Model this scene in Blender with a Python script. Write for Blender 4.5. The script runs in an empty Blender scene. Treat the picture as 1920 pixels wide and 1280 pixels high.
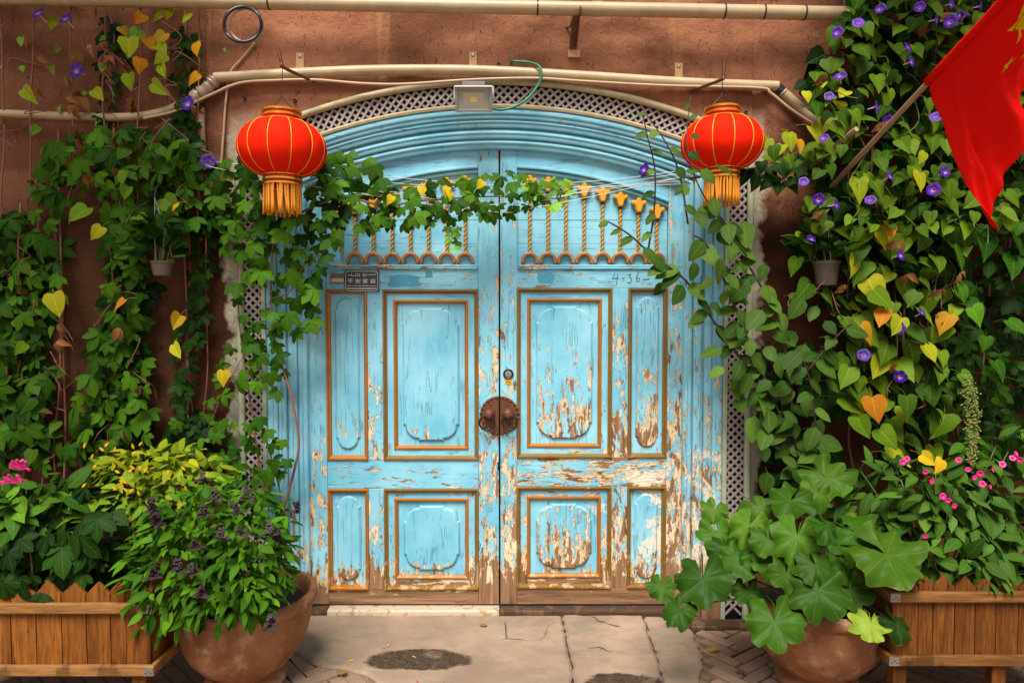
import bpy, math, random
from mathutils import Vector, Matrix, noise as mnoise
R = math.radians
PI = math.pi
sc = bpy.context.scene
COL = sc.collection

# ------------------------------------------------------------------ camera, sky, sun, exposure
CAM = Vector((0.07, -3.66, 1.65)); TILT = R(2.2); FPX = 1280.0
cam = bpy.data.cameras.new('camera'); camo = bpy.data.objects.new('camera', cam); COL.objects.link(camo)
cam.sensor_width = 36; cam.lens = 36 * FPX / 1920; cam.clip_start = 0.02; cam.clip_end = 2000
camo.location = CAM; camo.rotation_euler = (R(90) - TILT, 0, 0)
sc.camera = camo

SUN_EL, SUN_AZ = 57.0, -10.0          # degrees; azimuth measured from straight in front of the wall
world = bpy.data.worlds.new('World'); sc.world = world; world.use_nodes = True
wn = world.node_tree; wn.nodes.clear()
sky = wn.nodes.new('ShaderNodeTexSky'); sky.sky_type = 'NISHITA'; sky.sun_disc = False
sky.sun_elevation = R(SUN_EL); sky.sun_rotation = R(180 + SUN_AZ)
sky.air_density = 0.3; sky.dust_density = 0.35; sky.ozone_density = 0.6; sky.altitude = 1000
hs = wn.nodes.new('ShaderNodeHueSaturation'); hs.inputs['Saturation'].default_value = 0.10
bg = wn.nodes.new('ShaderNodeBackground'); bg.inputs['Strength'].default_value = 0.05
wo = wn.nodes.new('ShaderNodeOutputWorld')
wn.links.new(sky.outputs[0], hs.inputs['Color']); wn.links.new(hs.outputs[0], bg.inputs['Color']); wn.links.new(bg.outputs[0], wo.inputs['Surface'])
sl = bpy.data.lights.new('sun', 'SUN'); so = bpy.data.objects.new('sun', sl); COL.objects.link(so)
sl.energy = 1.5; sl.angle = R(30); sl.color = (1.0, 0.965, 0.90)
sd = Vector((math.sin(R(SUN_AZ)) * math.cos(R(SUN_EL)), -math.cos(R(SUN_AZ)) * math.cos(R(SUN_EL)), math.sin(R(SUN_EL))))
so.location = (0, -4, 8); so.rotation_euler = (-sd).to_track_quat('-Z', 'Y').to_euler()
vs = sc.view_settings
vs.view_transform = 'Standard'; vs.look = 'None'; vs.gamma = 1.0; vs.use_curve_mapping = False; vs.exposure = 2.12
sc.cycles.max_bounces = 6; sc.cycles.diffuse_bounces = 2; sc.cycles.transparent_max_bounces = 6
sc.cycles.use_denoising = True

def W(px, py, Y=0.0):
    """photo pixel -> point on the vertical plane y = Y"""
    x = (px - 960) / FPX; y = -(py - 640) / FPX
    dy = math.cos(TILT) + y * math.sin(TILT); dz = -math.sin(TILT) + y * math.cos(TILT)
    t = (Y - CAM.y) / dy
    return Vector((CAM.x + x * t, Y, CAM.z + dz * t))
def G(px, py, Z=0.0):
    """photo pixel -> point on the horizontal plane z = Z"""
    x = (px - 960) / FPX; y = -(py - 640) / FPX
    dy = math.cos(TILT) + y * math.sin(TILT); dz = -math.sin(TILT) + y * math.cos(TILT)
    t = (Z - CAM.z) / dz
    return Vector((CAM.x + x * t, CAM.y + dy * t, Z))

# ------------------------------------------------------------------ mesh helpers
class MB:
    def __init__(s): s.v = []; s.f = []; s.uv = None; s.col = None
    def add(s, vs_, fs):
        o = len(s.v); s.v += [tuple(p) for p in vs_]; s.f += [tuple(i + o for i in f) for f in fs]; return s
    def box(s, x0, x1, y0, y1, z0, z1):
        return s.add([(x0,y0,z0),(x1,y0,z0),(x1,y1,z0),(x0,y1,z0),(x0,y0,z1),(x1,y0,z1),(x1,y1,z1),(x0,y1,z1)],
                     [(0,3,2,1),(4,5,6,7),(0,1,5,4),(1,2,6,5),(2,3,7,6),(3,0,4,7)])
    def obox(s, c, ax, ay, az):
        c = Vector(c); P = []
        for k in (-1, 1):
            for i, j in ((-1,-1),(1,-1),(1,1),(-1,1)): P.append(c + ax*i + ay*j + az*k)
        return s.add(P, [(0,3,2,1),(4,5,6,7),(0,1,5,4),(1,2,6,5),(2,3,7,6),(3,0,4,7)])
    def tube(s, pts, r, n=8, cap=True):
        pts = [Vector(p) for p in pts]; m = len(pts)
        rs = list(r) if isinstance(r, (list, tuple)) else [r] * m
        o = len(s.v); prev = None
        for i, p in enumerate(pts):
            d = (pts[min(i+1, m-1)] - pts[max(i-1, 0)])
            d = d.normalized() if d.length > 1e-9 else Vector((0,0,1))
            if prev is None:
                a = d.orthogonal().normalized()
            else:
                a = (prev - d * prev.dot(d)); a = a.normalized() if a.length > 1e-6 else d.orthogonal().normalized()
            prev = a; b = d.cross(a)
            for k in range(n):
                t = 2*PI*k/n; s.v.append(tuple(p + (a*math.cos(t) + b*math.sin(t)) * rs[i]))
        for i in range(m-1):
            for k in range(n):
                k2 = (k+1) % n
                s.f.append((o+i*n+k, o+i*n+k2, o+(i+1)*n+k2, o+(i+1)*n+k))
        if cap:
            s.f.append(tuple(o+k for k in reversed(range(n)))); s.f.append(tuple(o+(m-1)*n+k for k in range(n)))
        return s
    def lathe(s, c, prof, n=32, axis='Z', lobes=0, amp=0.0):
        o = len(s.v); m = len(prof)
        for (r, z) in prof:
            for k in range(n):
                t = 2*PI*k/n; rr = r * (1 + amp*math.cos(lobes*t))
                if axis == 'Z': s.v.append((c[0]+rr*math.cos(t), c[1]+rr*math.sin(t), c[2]+z))
                else: s.v.append((c[0]+rr*math.cos(t), c[1]+z, c[2]+rr*math.sin(t)))
        for i in range(m-1):
            for k in range(n):
                k2 = (k+1) % n
                q = (o+i*n+k, o+i*n+k2, o+(i+1)*n+k2, o+(i+1)*n+k)
                s.f.append(q if axis == 'Z' else q[::-1])
        return s
    def prism(s, poly, y0, y1, bev=0.0):
        """polygon in x,z (counter-clockwise seen from the front) extruded from y0 (front) to y1, front edge bevelled inward"""
        n = len(poly); o = len(s.v)
        rings = [(poly, y1), (poly, y0 + bev)] if bev else [(poly, y1), (poly, y0)]
        if bev: rings.append((inset(poly, bev), y0))
        for P, y in rings: s.v += [(x, y, z) for x, z in P]
        for r in range(len(rings)-1):
            for k in range(n):
                k2 = (k+1) % n
                s.f.append((o+r*n+k, o+r*n+k2, o+(r+1)*n+k2, o+(r+1)*n+k))
        last = o + (len(rings)-1)*n
        s.f.append(tuple(last+k for k in range(n))); s.f.append(tuple(o+k for k in reversed(range(n))))
        return s
    def sweep(s, path, prof, closed=False):
        """path: list of (x,z) functions of offset t -> rows; prof: list of (t,y)"""
        o = len(s.v); n = len(prof); m = len(path)
        for fn in path:
            for (t, y) in prof:
                x, z = fn(t); s.v.append((x, y, z))
        for i in range(m-1):
            for k in range(n-1):
                s.f.append((o+i*n+k, o+(i+1)*n+k, o+(i+1)*n+k+1, o+i*n+k+1))
        s.f.append(tuple(o+k for k in range(n))); s.f.append(tuple(o+(m-1)*n+k for k in reversed(range(n))))
        return s
    def mesh(s, name, mat=None, smooth=False):
        me = bpy.data.meshes.new(name); me.from_pydata(s.v, [], s.f)
        if s.uv:
            l = me.uv_layers.new(name='UVMap')
            for lp in me.loops: l.data[lp.index].uv = s.uv[lp.vertex_index]
        if s.col:
            ca = me.color_attributes.new('Col', 'FLOAT_COLOR', 'POINT')
            flat = [x for c in s.col for x in (c[0], c[1], c[2], 1.0)]
            ca.data.foreach_set('color', flat)
        if mat: me.materials.append(mat)
        if smooth: me.polygons.foreach_set('use_smooth', [True]*len(me.polygons))
        me.update(); return me
    def build(s, name, mat, parent=None, smooth=False, bev=0.0, auto=None, **props):
        if parent is None:
            xs = [p[0] for p in s.v]; ys = [p[1] for p in s.v]; zs = [p[2] for p in s.v]
            c = Vector(((min(xs)+max(xs))/2, (min(ys)+max(ys))/2, min(zs)))
            s.v = [(p[0]-c.x, p[1]-c.y, p[2]-c.z) for p in s.v]
        o = bpy.data.objects.new(name, s.mesh(name, mat, smooth)); COL.objects.link(o)
        if parent is None: o.location = c
        else:
            o.parent = parent
            if parent.type == 'EMPTY': o.location = -parent.location
            elif parent.parent is None: o.location = -parent.location
        if bev:
            b = o.modifiers.new('bevel', 'BEVEL'); b.width = bev; b.segments = 2; b.limit_method = 'ANGLE'; b.angle_limit = R(35)
        for k, v in props.items(): o[k] = v
        return o
def inset(P, d):
    n = len(P); out = []
    area = sum(P[i][0]*P[(i+1)%n][1]-P[(i+1)%n][0]*P[i][1] for i in range(n))
    sg = 1 if area > 0 else -1
    for i in range(n):
        p0 = Vector(P[i-1]); p1 = Vector(P[i]); p2 = Vector(P[(i+1)%n])
        a = (p1-p0); b = (p2-p1)
        a = a.normalized() if a.length > 1e-9 else Vector((1,0)); b = b.normalized() if b.length > 1e-9 else a
        na = Vector((-a.y, a.x))*sg; nb = Vector((-b.y, b.x))*sg
        m = na + nb; m = m.normalized() if m.length > 1e-6 else na
        k = max(0.5, m.dot(na)); q = p1 + m*(d/k); out.append((q.x, q.y))
    return out
def thing(name, loc, label, cat, group=None):
    o = bpy.data.objects.new(name, None); COL.objects.link(o); o.location = Vector(loc); o.empty_display_size = 0.05
    o['label'] = label; o['category'] = cat
    if group: o['group'] = group
    return o
def tag(o, label, cat, group=None):
    o['label'] = label; o['category'] = cat
    if group: o['group'] = group
    return o
def smooth_path(pts, n=6):
    """Catmull-Rom through the points"""
    P = [Vector(p) for p in pts]; P = [P[0]*2-P[1]] + P + [P[-1]*2-P[-2]]; out = []
    for i in range(1, len(P)-2):
        for k in range(n):
            t = k/n; a, b, c, d = P[i-1], P[i], P[i+1], P[i+2]
            out.append(0.5*((2*b) + (c-a)*t + (2*a-5*b+4*c-d)*t*t + (3*b-a-3*c+d)*t**3))
    out.append(P[-2]); return out
def sm(mb_obj, ang=40):
    """smooth shading with sharp edges"""
    me = mb_obj.data; me.polygons.foreach_set('use_smooth', [True]*len(me.polygons))
    try: me.set_sharp_from_angle(angle=R(ang))
    except Exception: pass
    return mb_obj

# ------------------------------------------------------------------ material helpers
class NT:
    def __init__(s, name):
        s.m = bpy.data.materials.new(name); s.m.use_nodes = True; s.t = s.m.node_tree; s.t.nodes.clear()
        s.out = s.t.nodes.new('ShaderNodeOutputMaterial'); s.b = s.t.nodes.new('ShaderNodeBsdfPrincipled')
        s.t.links.new(s.b.outputs[0], s.out.inputs[0])
    def put(s, sock, v):
        if isinstance(v, bpy.types.NodeSocket): s.t.links.new(v, sock)
        else:
            if isinstance(v, (tuple, list)) and len(v) == 3 and len(sock.default_value) == 4: v = (*v, 1)
            sock.default_value = v
    def node(s, typ, **props):
        n = s.t.nodes.new(typ)
        for k, v in props.items(): setattr(n, k, v)
        return n
    def pos(s): return s.node('ShaderNodeNewGeometry').outputs['Position']
    def obj(s): return s.node('ShaderNodeTexCoord').outputs['Object']
    def M(s, op, a, b=None, c=None, clamp=False):
        n = s.node('ShaderNodeMath', operation=op); n.use_clamp = clamp
        s.put(n.inputs[0], a)
        if b is not None: s.put(n.inputs[1], b)
        if c is not None: s.put(n.inputs[2], c)
        return n.outputs[0]
    def V(s, op, a, b):
        n = s.node('ShaderNodeVectorMath', operation=op); s.put(n.inputs[0], a); s.put(n.inputs[1], b); return n.outputs[0]
    def noise(s, vec, scale=1.0, detail=4, rough=0.5, dist=0.0):
        n = s.node('ShaderNodeTexNoise'); s.put(n.inputs['Vector'], vec); s.put(n.inputs['Scale'], scale)
        s.put(n.inputs['Detail'], detail); s.put(n.inputs['Roughness'], rough); s.put(n.inputs['Distortion'], dist); return n.outputs[0]
    def voro(s, vec, scale, feature='F1', out='Distance'):
        n = s.node('ShaderNodeTexVoronoi', feature=feature); s.put(n.inputs['Vector'], vec); s.put(n.inputs['Scale'], scale); return n.outputs[out]
    def mr(s, v, a, b, c=0.0, d=1.0, smooth=False):
        n = s.node('ShaderNodeMapRange'); n.clamp = True
        if smooth: n.interpolation_type = 'SMOOTHSTEP'
        for i, x in enumerate((v, a, b, c, d)): s.put(n.inputs[i], x)
        return n.outputs[0]
    def mix(s, f, a, b, mode='MIX'):
        n = s.node('ShaderNodeMix', data_type='RGBA', blend_type=mode)
        s.put(n.inputs[0], f); s.put(n.inputs[6], a); s.put(n.inputs[7], b); return n.outputs[2]
    def ramp(s, f, stops):
        n = s.node('ShaderNodeValToRGB'); s.put(n.inputs[0], f); e = n.color_ramp.elements
        while len(e) < len(stops): e.new(0.5)
        for k, (p, c) in enumerate(stops): e[k].position = p; e[k].color = (*c, 1)
        return n.outputs[0]
    def sep(s, v):
        n = s.node('ShaderNodeSeparateXYZ'); s.put(n.inputs[0], v); return n.outputs
    def attr(s, name, kind='OBJECT', out='Fac'):
        n = s.node('ShaderNodeAttribute', attribute_type=kind, attribute_name=name); return n.outputs[out]
    def rnd(s): return s.node('ShaderNodeObjectInfo').outputs['Random']
    def bump(s, h, strength=0.3, dist=0.01):
        n = s.node('ShaderNodeBump'); s.put(n.inputs['Height'], h); n.inputs['Strength'].default_value = strength; n.inputs['Distance'].default_value = dist
        s.t.links.new(n.outputs[0], s.b.inputs['Normal']); return n
    def fin(s, col=None, rough=None, metal=None, spec=None):
        if col is not None: s.put(s.b.inputs['Base Color'], col)
        if rough is not None: s.put(s.b.inputs['Roughness'], rough)
        if metal is not None: s.put(s.b.inputs['Metallic'], metal)
        if spec is not None: s.put(s.b.inputs['Specular IOR Level'], spec)
        return s.m
def simple(name, col, rough=0.5, metal=0.0, var=0.25, scale=25, bump=0.1, spec=0.5):
    n = NT(name); p = n.pos(); f = n.noise(p, scale, 5, .6)
    d = tuple(c*(1-var) for c in col); l = tuple(min(1, c*(1+var)) for c in col)
    if bump: n.bump(f, bump, 0.004)
    return n.fin(n.mix(f, d, l), rough, metal, spec)
M = {}

def paint(name, grain):
    n = NT(name); p = n.pos()
    st = (36, 36, 2.2) if grain == 'V' else (2.2, 36, 36)
    sp = (27, 27, 8.5) if grain == 'V' else (8.5, 27, 27)
    sf = (95, 95, 24) if grain == 'V' else (24, 95, 95)
    gr = n.noise(n.V('MULTIPLY', p, st), 1, 7, .6, .4)
    pn = n.noise(n.V('MULTIPLY', p, sp), 1, 6, .6, .5)
    pf = n.noise(n.V('MULTIPLY', p, sf), 1, 5, .65, .3)
    z = n.sep(p)[2]; x = n.sep(p)[0]
    w = n.attr('wear'); wl = n.attr('wear_low'); zb = n.attr('z_low'); zt = n.attr('z_high')
    low = n.M('MULTIPLY', wl, n.mr(z, zt, zb, 0, 1))
    foot = n.M('MULTIPLY', n.mr(z, 0.34, 0.02, 0, 1, True), 0.70)
    waist = n.M('MULTIPLY', n.mr(z, 1.35, 0.6, 0, 1, True), n.mr(x, -0.3, 0.9, 0.0, 0.13))
    g = n.M('ADD', n.M('ADD', w, low), n.M('ADD', foot, waist))
    v = n.M('ADD', n.M('MULTIPLY', pn, 0.66), n.M('MULTIPLY', pf, 0.34))
    thr = n.M('SUBTRACT', 0.665, n.M('MULTIPLY', g, 0.30))
    dlt = n.M('SUBTRACT', v, thr)
    mask = n.mr(dlt, -0.004, 0.006)
    deep = n.mr(n.M('ADD', dlt, n.M('MULTIPLY', n.M('SUBTRACT', n.noise(n.V('MULTIPLY', p, sf), .36, 5, .65), .575), .6)), 0.0, 0.03)
    deep = n.M('MAXIMUM', deep, n.M('MULTIPLY', n.mr(n.M('ADD', z, n.M('MULTIPLY', pn, .30)), 0.30, 0.20), n.mr(n.noise(n.V('MULTIPLY', p, sp), .7, 6, .65), .57, .53)))
    c1 = n.noise(p, 2.6, 4, .55); c2 = n.noise(n.V('MULTIPLY', p, sp), .8, 5, .7)
    blue = n.mix(n.mr(c1, .35, .68), (0.145, 0.44, 0.58), (0.31, 0.63, 0.73))
    blue = n.mix(n.M('MULTIPLY', n.mr(c2, .5, .8), .5), blue, (0.42, 0.68, 0.74))
    blue = n.mix(n.M('MULTIPLY', n.mr(n.noise(p, 7, 5, .7), .56, .75), .4), blue, (0.20, 0.40, 0.43))
    rid = n.M('ABSOLUTE', n.M('SUBTRACT', n.noise(n.V('MULTIPLY', p, tuple(a*.62 for a in st)), 1, 3, .5, .2), .5))
    crack = n.M('MULTIPLY', n.mr(rid, 0.013, 0.002), n.mr(n.noise(p, 9, 3, .5), .46, .56))
    blue = n.mix(n.M('MULTIPLY', crack, .38), blue, (0.07, 0.10, 0.09))
    cream = n.mix(n.mr(gr, .3, .7), (0.62, 0.38, 0.15), (0.80, 0.68, 0.50))
    wood = n.mix(n.mr(gr, .3, .7), (0.11, 0.05, 0.022), (0.36, 0.20, 0.105))
    ground = n.mix(deep, cream, wood)
    col = n.mix(mask, blue, ground)
    # smears of pale filler over old damage on the lock side
    put = n.M('MULTIPLY', n.mr(n.noise(p, 4.2, 6, .62, .6), .565, .585), n.M('MULTIPLY', n.mr(x, .35, .7), n.mr(n.M('ABSOLUTE', n.M('SUBTRACT', z, .66)), .42, .3)))
    col = n.mix(n.M('MULTIPLY', put, n.mr(pf, .60, .52)), col, n.mix(gr, (0.68, 0.54, 0.38), (0.84, 0.75, 0.60)))
    rim = n.mr(n.M('ABSOLUTE', n.M('SUBTRACT', dlt, 0.002)), 0.012, 0.0)
    col = n.mix(n.M('MULTIPLY', rim, .35), col, (0.16, 0.09, 0.04))
    h = n.M('SUBTRACT', n.M('MULTIPLY', n.M('SUBTRACT', 1.0, mask), .8), n.M('MULTIPLY', crack, .5))
    h = n.M('ADD', h, n.M('MULTIPLY', gr, .35))
    n.bump(h, .9, .005)
    return n.fin(col, n.mr(mask, 0, 1, .45, .85), 0, .22)
M['paint_v'] = paint('blue_paint_upright', 'V'); M['paint_h'] = paint('blue_paint_level', 'H')

def gold(name, a, b, wearamt):
    n = NT(name); p = n.pos()
    f = n.noise(p, 18, 6, .65); g = n.noise(n.V('MULTIPLY', p, (40, 40, 12)), 1, 5, .6)
    z = n.sep(p)[2]
    wear = n.mr(n.M('ADD', n.M('ADD', f, n.M('MULTIPLY', g, .4)), n.mr(z, .5, .05, 0, .22)), wearamt, wearamt + .02)
    col = n.mix(f, a, b); col = n.mix(wear, col, n.mix(g, (0.24, 0.12, 0.05), (0.6, 0.42, 0.22)))
    n.bump(g, .35, .003)
    return n.fin(col, .38, .15, .5)
M['gold_olive'] = gold('olive_gold_paint', (0.15, 0.075, 0.010), (0.30, 0.150, 0.016), .90)
M['gold_orange'] = gold('orange_gold_paint', (0.30, 0.085, 0.006), (0.50, 0.185, 0.012), .92)
M['gold_flower'] = gold('yellow_gold_paint', (0.62, 0.24, 0.008), (0.80, 0.38, 0.014), .97)
M['arch_paint'] = gold('brown_orange_paint', (0.27, 0.085, 0.014), (0.50, 0.19, 0.035), .82)
def rope_mat():
    n = NT('rope_gilt'); c = n.attr('Col', 'GEOMETRY', 'Color'); f = n.noise(n.pos(), 60, 3, .6)
    return n.fin(n.mix(n.M('MULTIPLY', f, .4), c, (0.4, 0.17, 0.02)), .4, .1)
M['rope'] = rope_mat()

def adobe():
    n = NT('adobe_plaster'); p = n.pos(); x, y, z = n.sep(p)
    a = n.noise(p, 1.3, 6, .6); b = n.noise(p, 7, 6, .65); c = n.noise(p, 45, 5, .7)
    col = n.mix(n.mr(a, .3, .7), (0.18, 0.070, 0.038), (0.40, 0.168, 0.090))
    col = n.mix(n.M('MULTIPLY', n.mr(b, .45, .75), .45), col, (0.44, 0.21, 0.115))
    # dark stain patches with blurred edges high on the wall
    st = n.noise(n.V('MULTIPLY', p, (1.5, 1, 3.4)), 1, 4, .5)
    col = n.mix(n.M('MULTIPLY', n.mr(st, .47, .60, 0, 1, True), .62), col, (0.105, 0.040, 0.024))
    drip = n.noise(n.V('MULTIPLY', p, (9, 1, .5)), 1, 4, .6)
    col = n.mix(n.M('MULTIPLY', n.mr(drip, .58, .72), .4), col, (0.55, 0.27, 0.12))
    # older dark red-brown wash low on both sides, painted darker still as shade
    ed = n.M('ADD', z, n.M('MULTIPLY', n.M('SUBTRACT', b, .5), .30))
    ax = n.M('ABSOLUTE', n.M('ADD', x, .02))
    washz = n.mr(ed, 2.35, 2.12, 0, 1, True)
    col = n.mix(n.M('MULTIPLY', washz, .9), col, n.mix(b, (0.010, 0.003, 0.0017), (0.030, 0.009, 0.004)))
    # outer sides of the wall painted darker to stand in for shade
    col = n.mix(n.M('MULTIPLY', n.mr(x, -1.45, -1.7), .55), col, (0.13, 0.055, 0.030))
    col = n.mix(n.M('MULTIPLY', n.mr(x, 1.45, 1.8), .45), col, (0.16, 0.062, 0.032))
    # pale filler smeared along the door surround
    pl = n.M('ADD', n.M('SUBTRACT', ax, 1.375), n.M('MULTIPLY', n.M('SUBTRACT', n.noise(p, 5, 5, .6), .5), .26))
    plm = n.M('MULTIPLY', n.mr(pl, .065, .035), n.mr(z, 2.75, 2.6)); plm = n.M('MULTIPLY', plm, n.mr(z, .2, .8))
    col = n.mix(n.M('MULTIPLY', plm, .85), col, n.mix(c, (0.30, 0.26, 0.17), (0.52, 0.46, 0.34)))
    # straw marks and pits
    stw = n.noise(n.V('MULTIPLY', p, (70, 20, 22)), 1, 3, .55, 1.2)
    pit = n.mr(stw, .66, .71)
    col = n.mix(n.M('MULTIPLY', pit, .55), col, (0.10, 0.045, 0.03))
    h = n.M('ADD', n.M('MULTIPLY', b, .55), n.M('MULTIPLY', c, .4)); h = n.M('SUBTRACT', h, n.M('MULTIPLY', pit, .5))
    n.bump(h, .9, .02)
    return n.fin(col, .92, 0, .04)
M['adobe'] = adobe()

def concrete():
    n = NT('worn_concrete'); p = n.pos(); x, y, z = n.sep(p)
    a = n.noise(p, 2.2, 6, .6); b = n.noise(p, 11, 6, .7); c = n.noise(p, 90, 4, .7)
    col = n.mix(n.mr(a, .3, .7), (0.22, 0.148, 0.104), (0.41, 0.285, 0.20))
    col = n.mix(n.M('MULTIPLY', n.mr(b, .5, .72), .5), col, (0.22, 0.17, 0.13))
    col = n.mix(n.M('MULTIPLY', n.mr(n.noise(p, 3.3, 5, .6), .52, .68), .35), col, (0.24, 0.22, 0.185))
    col = n.mix(n.M('MULTIPLY', n.mr(n.noise(p, 260, 3, .7), .5, .72), .4), col, (0.16, 0.11, 0.08))
    col = n.mix(n.M('MULTIPLY', n.mr(n.noise(n.V('MULTIPLY', p, (3, 7, 3)), 1, 7, .68), .50, .66), .5), col, (0.165, 0.125, 0.095))
    wv = n.V('ADD', p, n.V('MULTIPLY', n.node('ShaderNodeTexNoise').outputs['Color'], (.12, .12, 0)))
    ck = n.M('MULTIPLY', n.mr(n.voro(wv, 2.1, 'DISTANCE_TO_EDGE'), .009, .002), n.mr(n.noise(p, 2.7, 3, .5), .56, .62))
    col = n.mix(n.M('MULTIPLY', ck, .75), col, (0.05, 0.035, 0.025))
    pits = n.mr(n.voro(p, 17), .075, .045); pits = n.M('MULTIPLY', pits, n.mr(b, .52, .6))
    col = n.mix(n.M('MULTIPLY', pits, .7), col, (0.06, 0.04, 0.03))
    # two worn hollows holding damp grit
    def hollow(cx, cy, rx, ry):
        dx = n.M('DIVIDE', n.M('SUBTRACT', x, cx), rx); dy = n.M('DIVIDE', n.M('SUBTRACT', y, cy), ry)
        r = n.M('SQRT', n.M('ADD', n.M('MULTIPLY', dx, dx), n.M('MULTIPLY', dy, dy)))
        return n.M('ADD', r, n.M('MULTIPLY', n.M('SUBTRACT', n.noise(p, 6, 7, .7), .5), .95))
    g1 = G(782, 1235); g2 = G(1170, 1288)
    h1 = hollow(g1.x, g1.y, .255, .105); h2 = hollow(g2.x, g2.y, .20, .13)
    hm = n.M('MAXIMUM', n.mr(h1, 1.04, .90), n.mr(h2, 1.04, .90))
    damp = n.mix(n.mr(n.noise(p, 24, 5, .7), .35, .65), (0.036, 0.021, 0.013), (0.085, 0.053, 0.033))
    damp = n.mix(n.mr(n.voro(p, 70), .20, .14), damp, (0.21, 0.15, 0.105))
    dry = n.mr(n.noise(p, 8, 4, .6), .55, .68); hm2 = n.M('MULTIPLY', hm, n.mr(dry, 0, 1, 1, .55))
    col = n.mix(hm2, col, damp)
    h = n.M('ADD', n.M('MULTIPLY', b, .5), n.M('MULTIPLY', c, .25)); h = n.M('SUBTRACT', h, n.M('MULTIPLY', pits, .6)); h = n.M('SUBTRACT', h, n.M('MULTIPLY', hm, .8)); h = n.M('SUBTRACT', h, n.M('MULTIPLY', ck, 1.2))
    n.bump(h, .75, .014)
    return n.fin(col, n.mr(hm2, 0, 1, .85, .6), 0, .12)
M['concrete'] = concrete()
def brickm():
    n = NT('paving_brick'); p = n.pos(); r = n.rnd(); f = n.noise(p, 20, 6, .7); g = n.noise(p, 3, 4, .6)
    col = n.mix(r, (0.20, 0.105, 0.065), (0.36, 0.21, 0.14)); col = n.mix(n.M('MULTIPLY', f, .5), col, (0.30, 0.21, 0.155))
    col = n.mix(n.M('MULTIPLY', n.mr(g, .4, .7), .6), col, (0.34, 0.25, 0.18))
    n.bump(n.M('ADD', f, n.noise(p, 80, 3, .6)), .6, .008); return n.fin(col, .9, 0, .2)
M['brick'] = brickm()
def groundm():
    n = NT('street_paving'); p = n.pos()
    mp = n.node('ShaderNodeMapping'); n.put(mp.inputs['Vector'], p); mp.inputs['Rotation'].default_value = (0, 0, R(45))
    b = n.node('ShaderNodeTexBrick'); n.put(b.inputs['Vector'], mp.outputs[0]); n.put(b.inputs['Scale'], 1.0)
    b.inputs['Brick Width'].default_value = .2; b.inputs['Row Height'].default_value = .07; b.inputs['Mortar Size'].default_value = .006
    n.put(b.inputs['Color1'], (0.19, 0.11, 0.075)); n.put(b.inputs['Color2'], (0.27, 0.16, 0.105)); n.put(b.inputs['Mortar'], (0.08, 0.06, 0.045))
    f = n.noise(p, 9, 6, .7); n.bump(n.M('ADD', f, n.M('MULTIPLY', b.outputs['Fac'], -.6)), .5, .01)
    return n.fin(n.mix(n.M('MULTIPLY', f, .5), b.outputs['Color'], (0.24, 0.17, 0.12)), .9, 0, .2)
M['ground'] = groundm()
def terra():
    n = NT('terracotta'); p = n.pos(); a = n.noise(p, 5, 6, .65); b = n.noise(p, 30, 5, .7)
    col = n.mix(n.mr(a, .3, .7), (0.17, 0.062, 0.026), (0.38, 0.170, 0.075)); z = n.sep(p)[2]
    col = n.mix(n.M('MULTIPLY', n.mr(n.noise(p, 9, 6, .7), .54, .68), .55), col, (0.50, 0.34, 0.22))
    col = n.mix(n.M('MULTIPLY', n.mr(b, .55, .7), .35), col, (0.13, 0.055, 0.03))
    drp = n.noise(n.V('MULTIPLY', p, (16, 16, 2.5)), 1, 4, .6); col = n.mix(n.M('MULTIPLY', n.mr(drp, .56, .68), .4), col, (0.12, 0.05, 0.025)); n.bump(n.M('ADD', a, n.M('MULTIPLY', b, .5)), .45, .008); return n.fin(col, .7, 0, .14)
M['terra'] = terra()
def plankm(name, a, b, vert=True):
    n = NT(name); p = n.pos(); r = n.rnd(); o = n.node('ShaderNodeCombineXYZ'); n.put(o.inputs[0], n.M('MULTIPLY', r, 13.0)); n.put(o.inputs[2], n.M('MULTIPLY', r, 7.0))
    q = n.V('ADD', p, o.outputs[0]); s_ = (28, 28, 2.2) if vert else (2.2, 28, 28)
    g = n.noise(n.V('MULTIPLY', q, s_), 1, 6, .6, .8); f = n.noise(q, 7, 5, .6); k = n.mr(n.voro(q, 6), .06, .03); fine = n.noise(n.V('MULTIPLY', q, tuple(a_*4 for a_ in s_)), 1, 4, .6); z_ = n.sep(p)[2]
    col = n.mix(n.mr(g, .3, .7), a, b); col = n.mix(n.mr(r, 0, 1, 0, .35), col, tuple(c*.55 for c in a))
    col = n.mix(n.M('MULTIPLY', n.mr(f, .55, .8), .5), col, tuple(c*.4 for c in a)); col = n.mix(n.M('MULTIPLY', k, .7), col, (0.05, 0.02, 0.008))
    col = n.mix(n.M('MULTIPLY', n.mr(fine, .42, .7), .7), col, tuple(c*.35 for c in a))
    st = n.mr(n.M('ADD', n.noise(n.V('MULTIPLY', q, (9, 9, 1.5)), 1, 5, .6), n.mr(z_, .34, .08, -.1, .16)), .56, .62)
    col = n.mix(n.M('MULTIPLY', st, .65), col, tuple(c*.3 for c in a)); n.bump(n.M('ADD', g, n.M('MULTIPLY', fine, .6)), .5, .004); return n.fin(col, .62, 0, .14)
M['plank'] = plankm('honey_planks', (0.15, 0.046, 0.007), (0.36, 0.122, 0.022)); M['railwood'] = plankm('pale_rail_wood', (0.28, 0.12, 0.035), (0.48, 0.235, 0.08), False)
M['plank2'] = plankm('brown_planks', (0.10, 0.030, 0.005), (0.26, 0.088, 0.017)); M['railwood2'] = plankm('brown_rail_wood', (0.15, 0.060, 0.016), (0.30, 0.135, 0.04), False)
M['sillwood'] = plankm('grey_brown_sill', (0.12, 0.065, 0.036), (0.30, 0.18, 0.11), False)
M['creamsill'] = gold('cream_sill_paint', (0.50, 0.40, 0.28), (0.66, 0.55, 0.42), .98)
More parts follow.
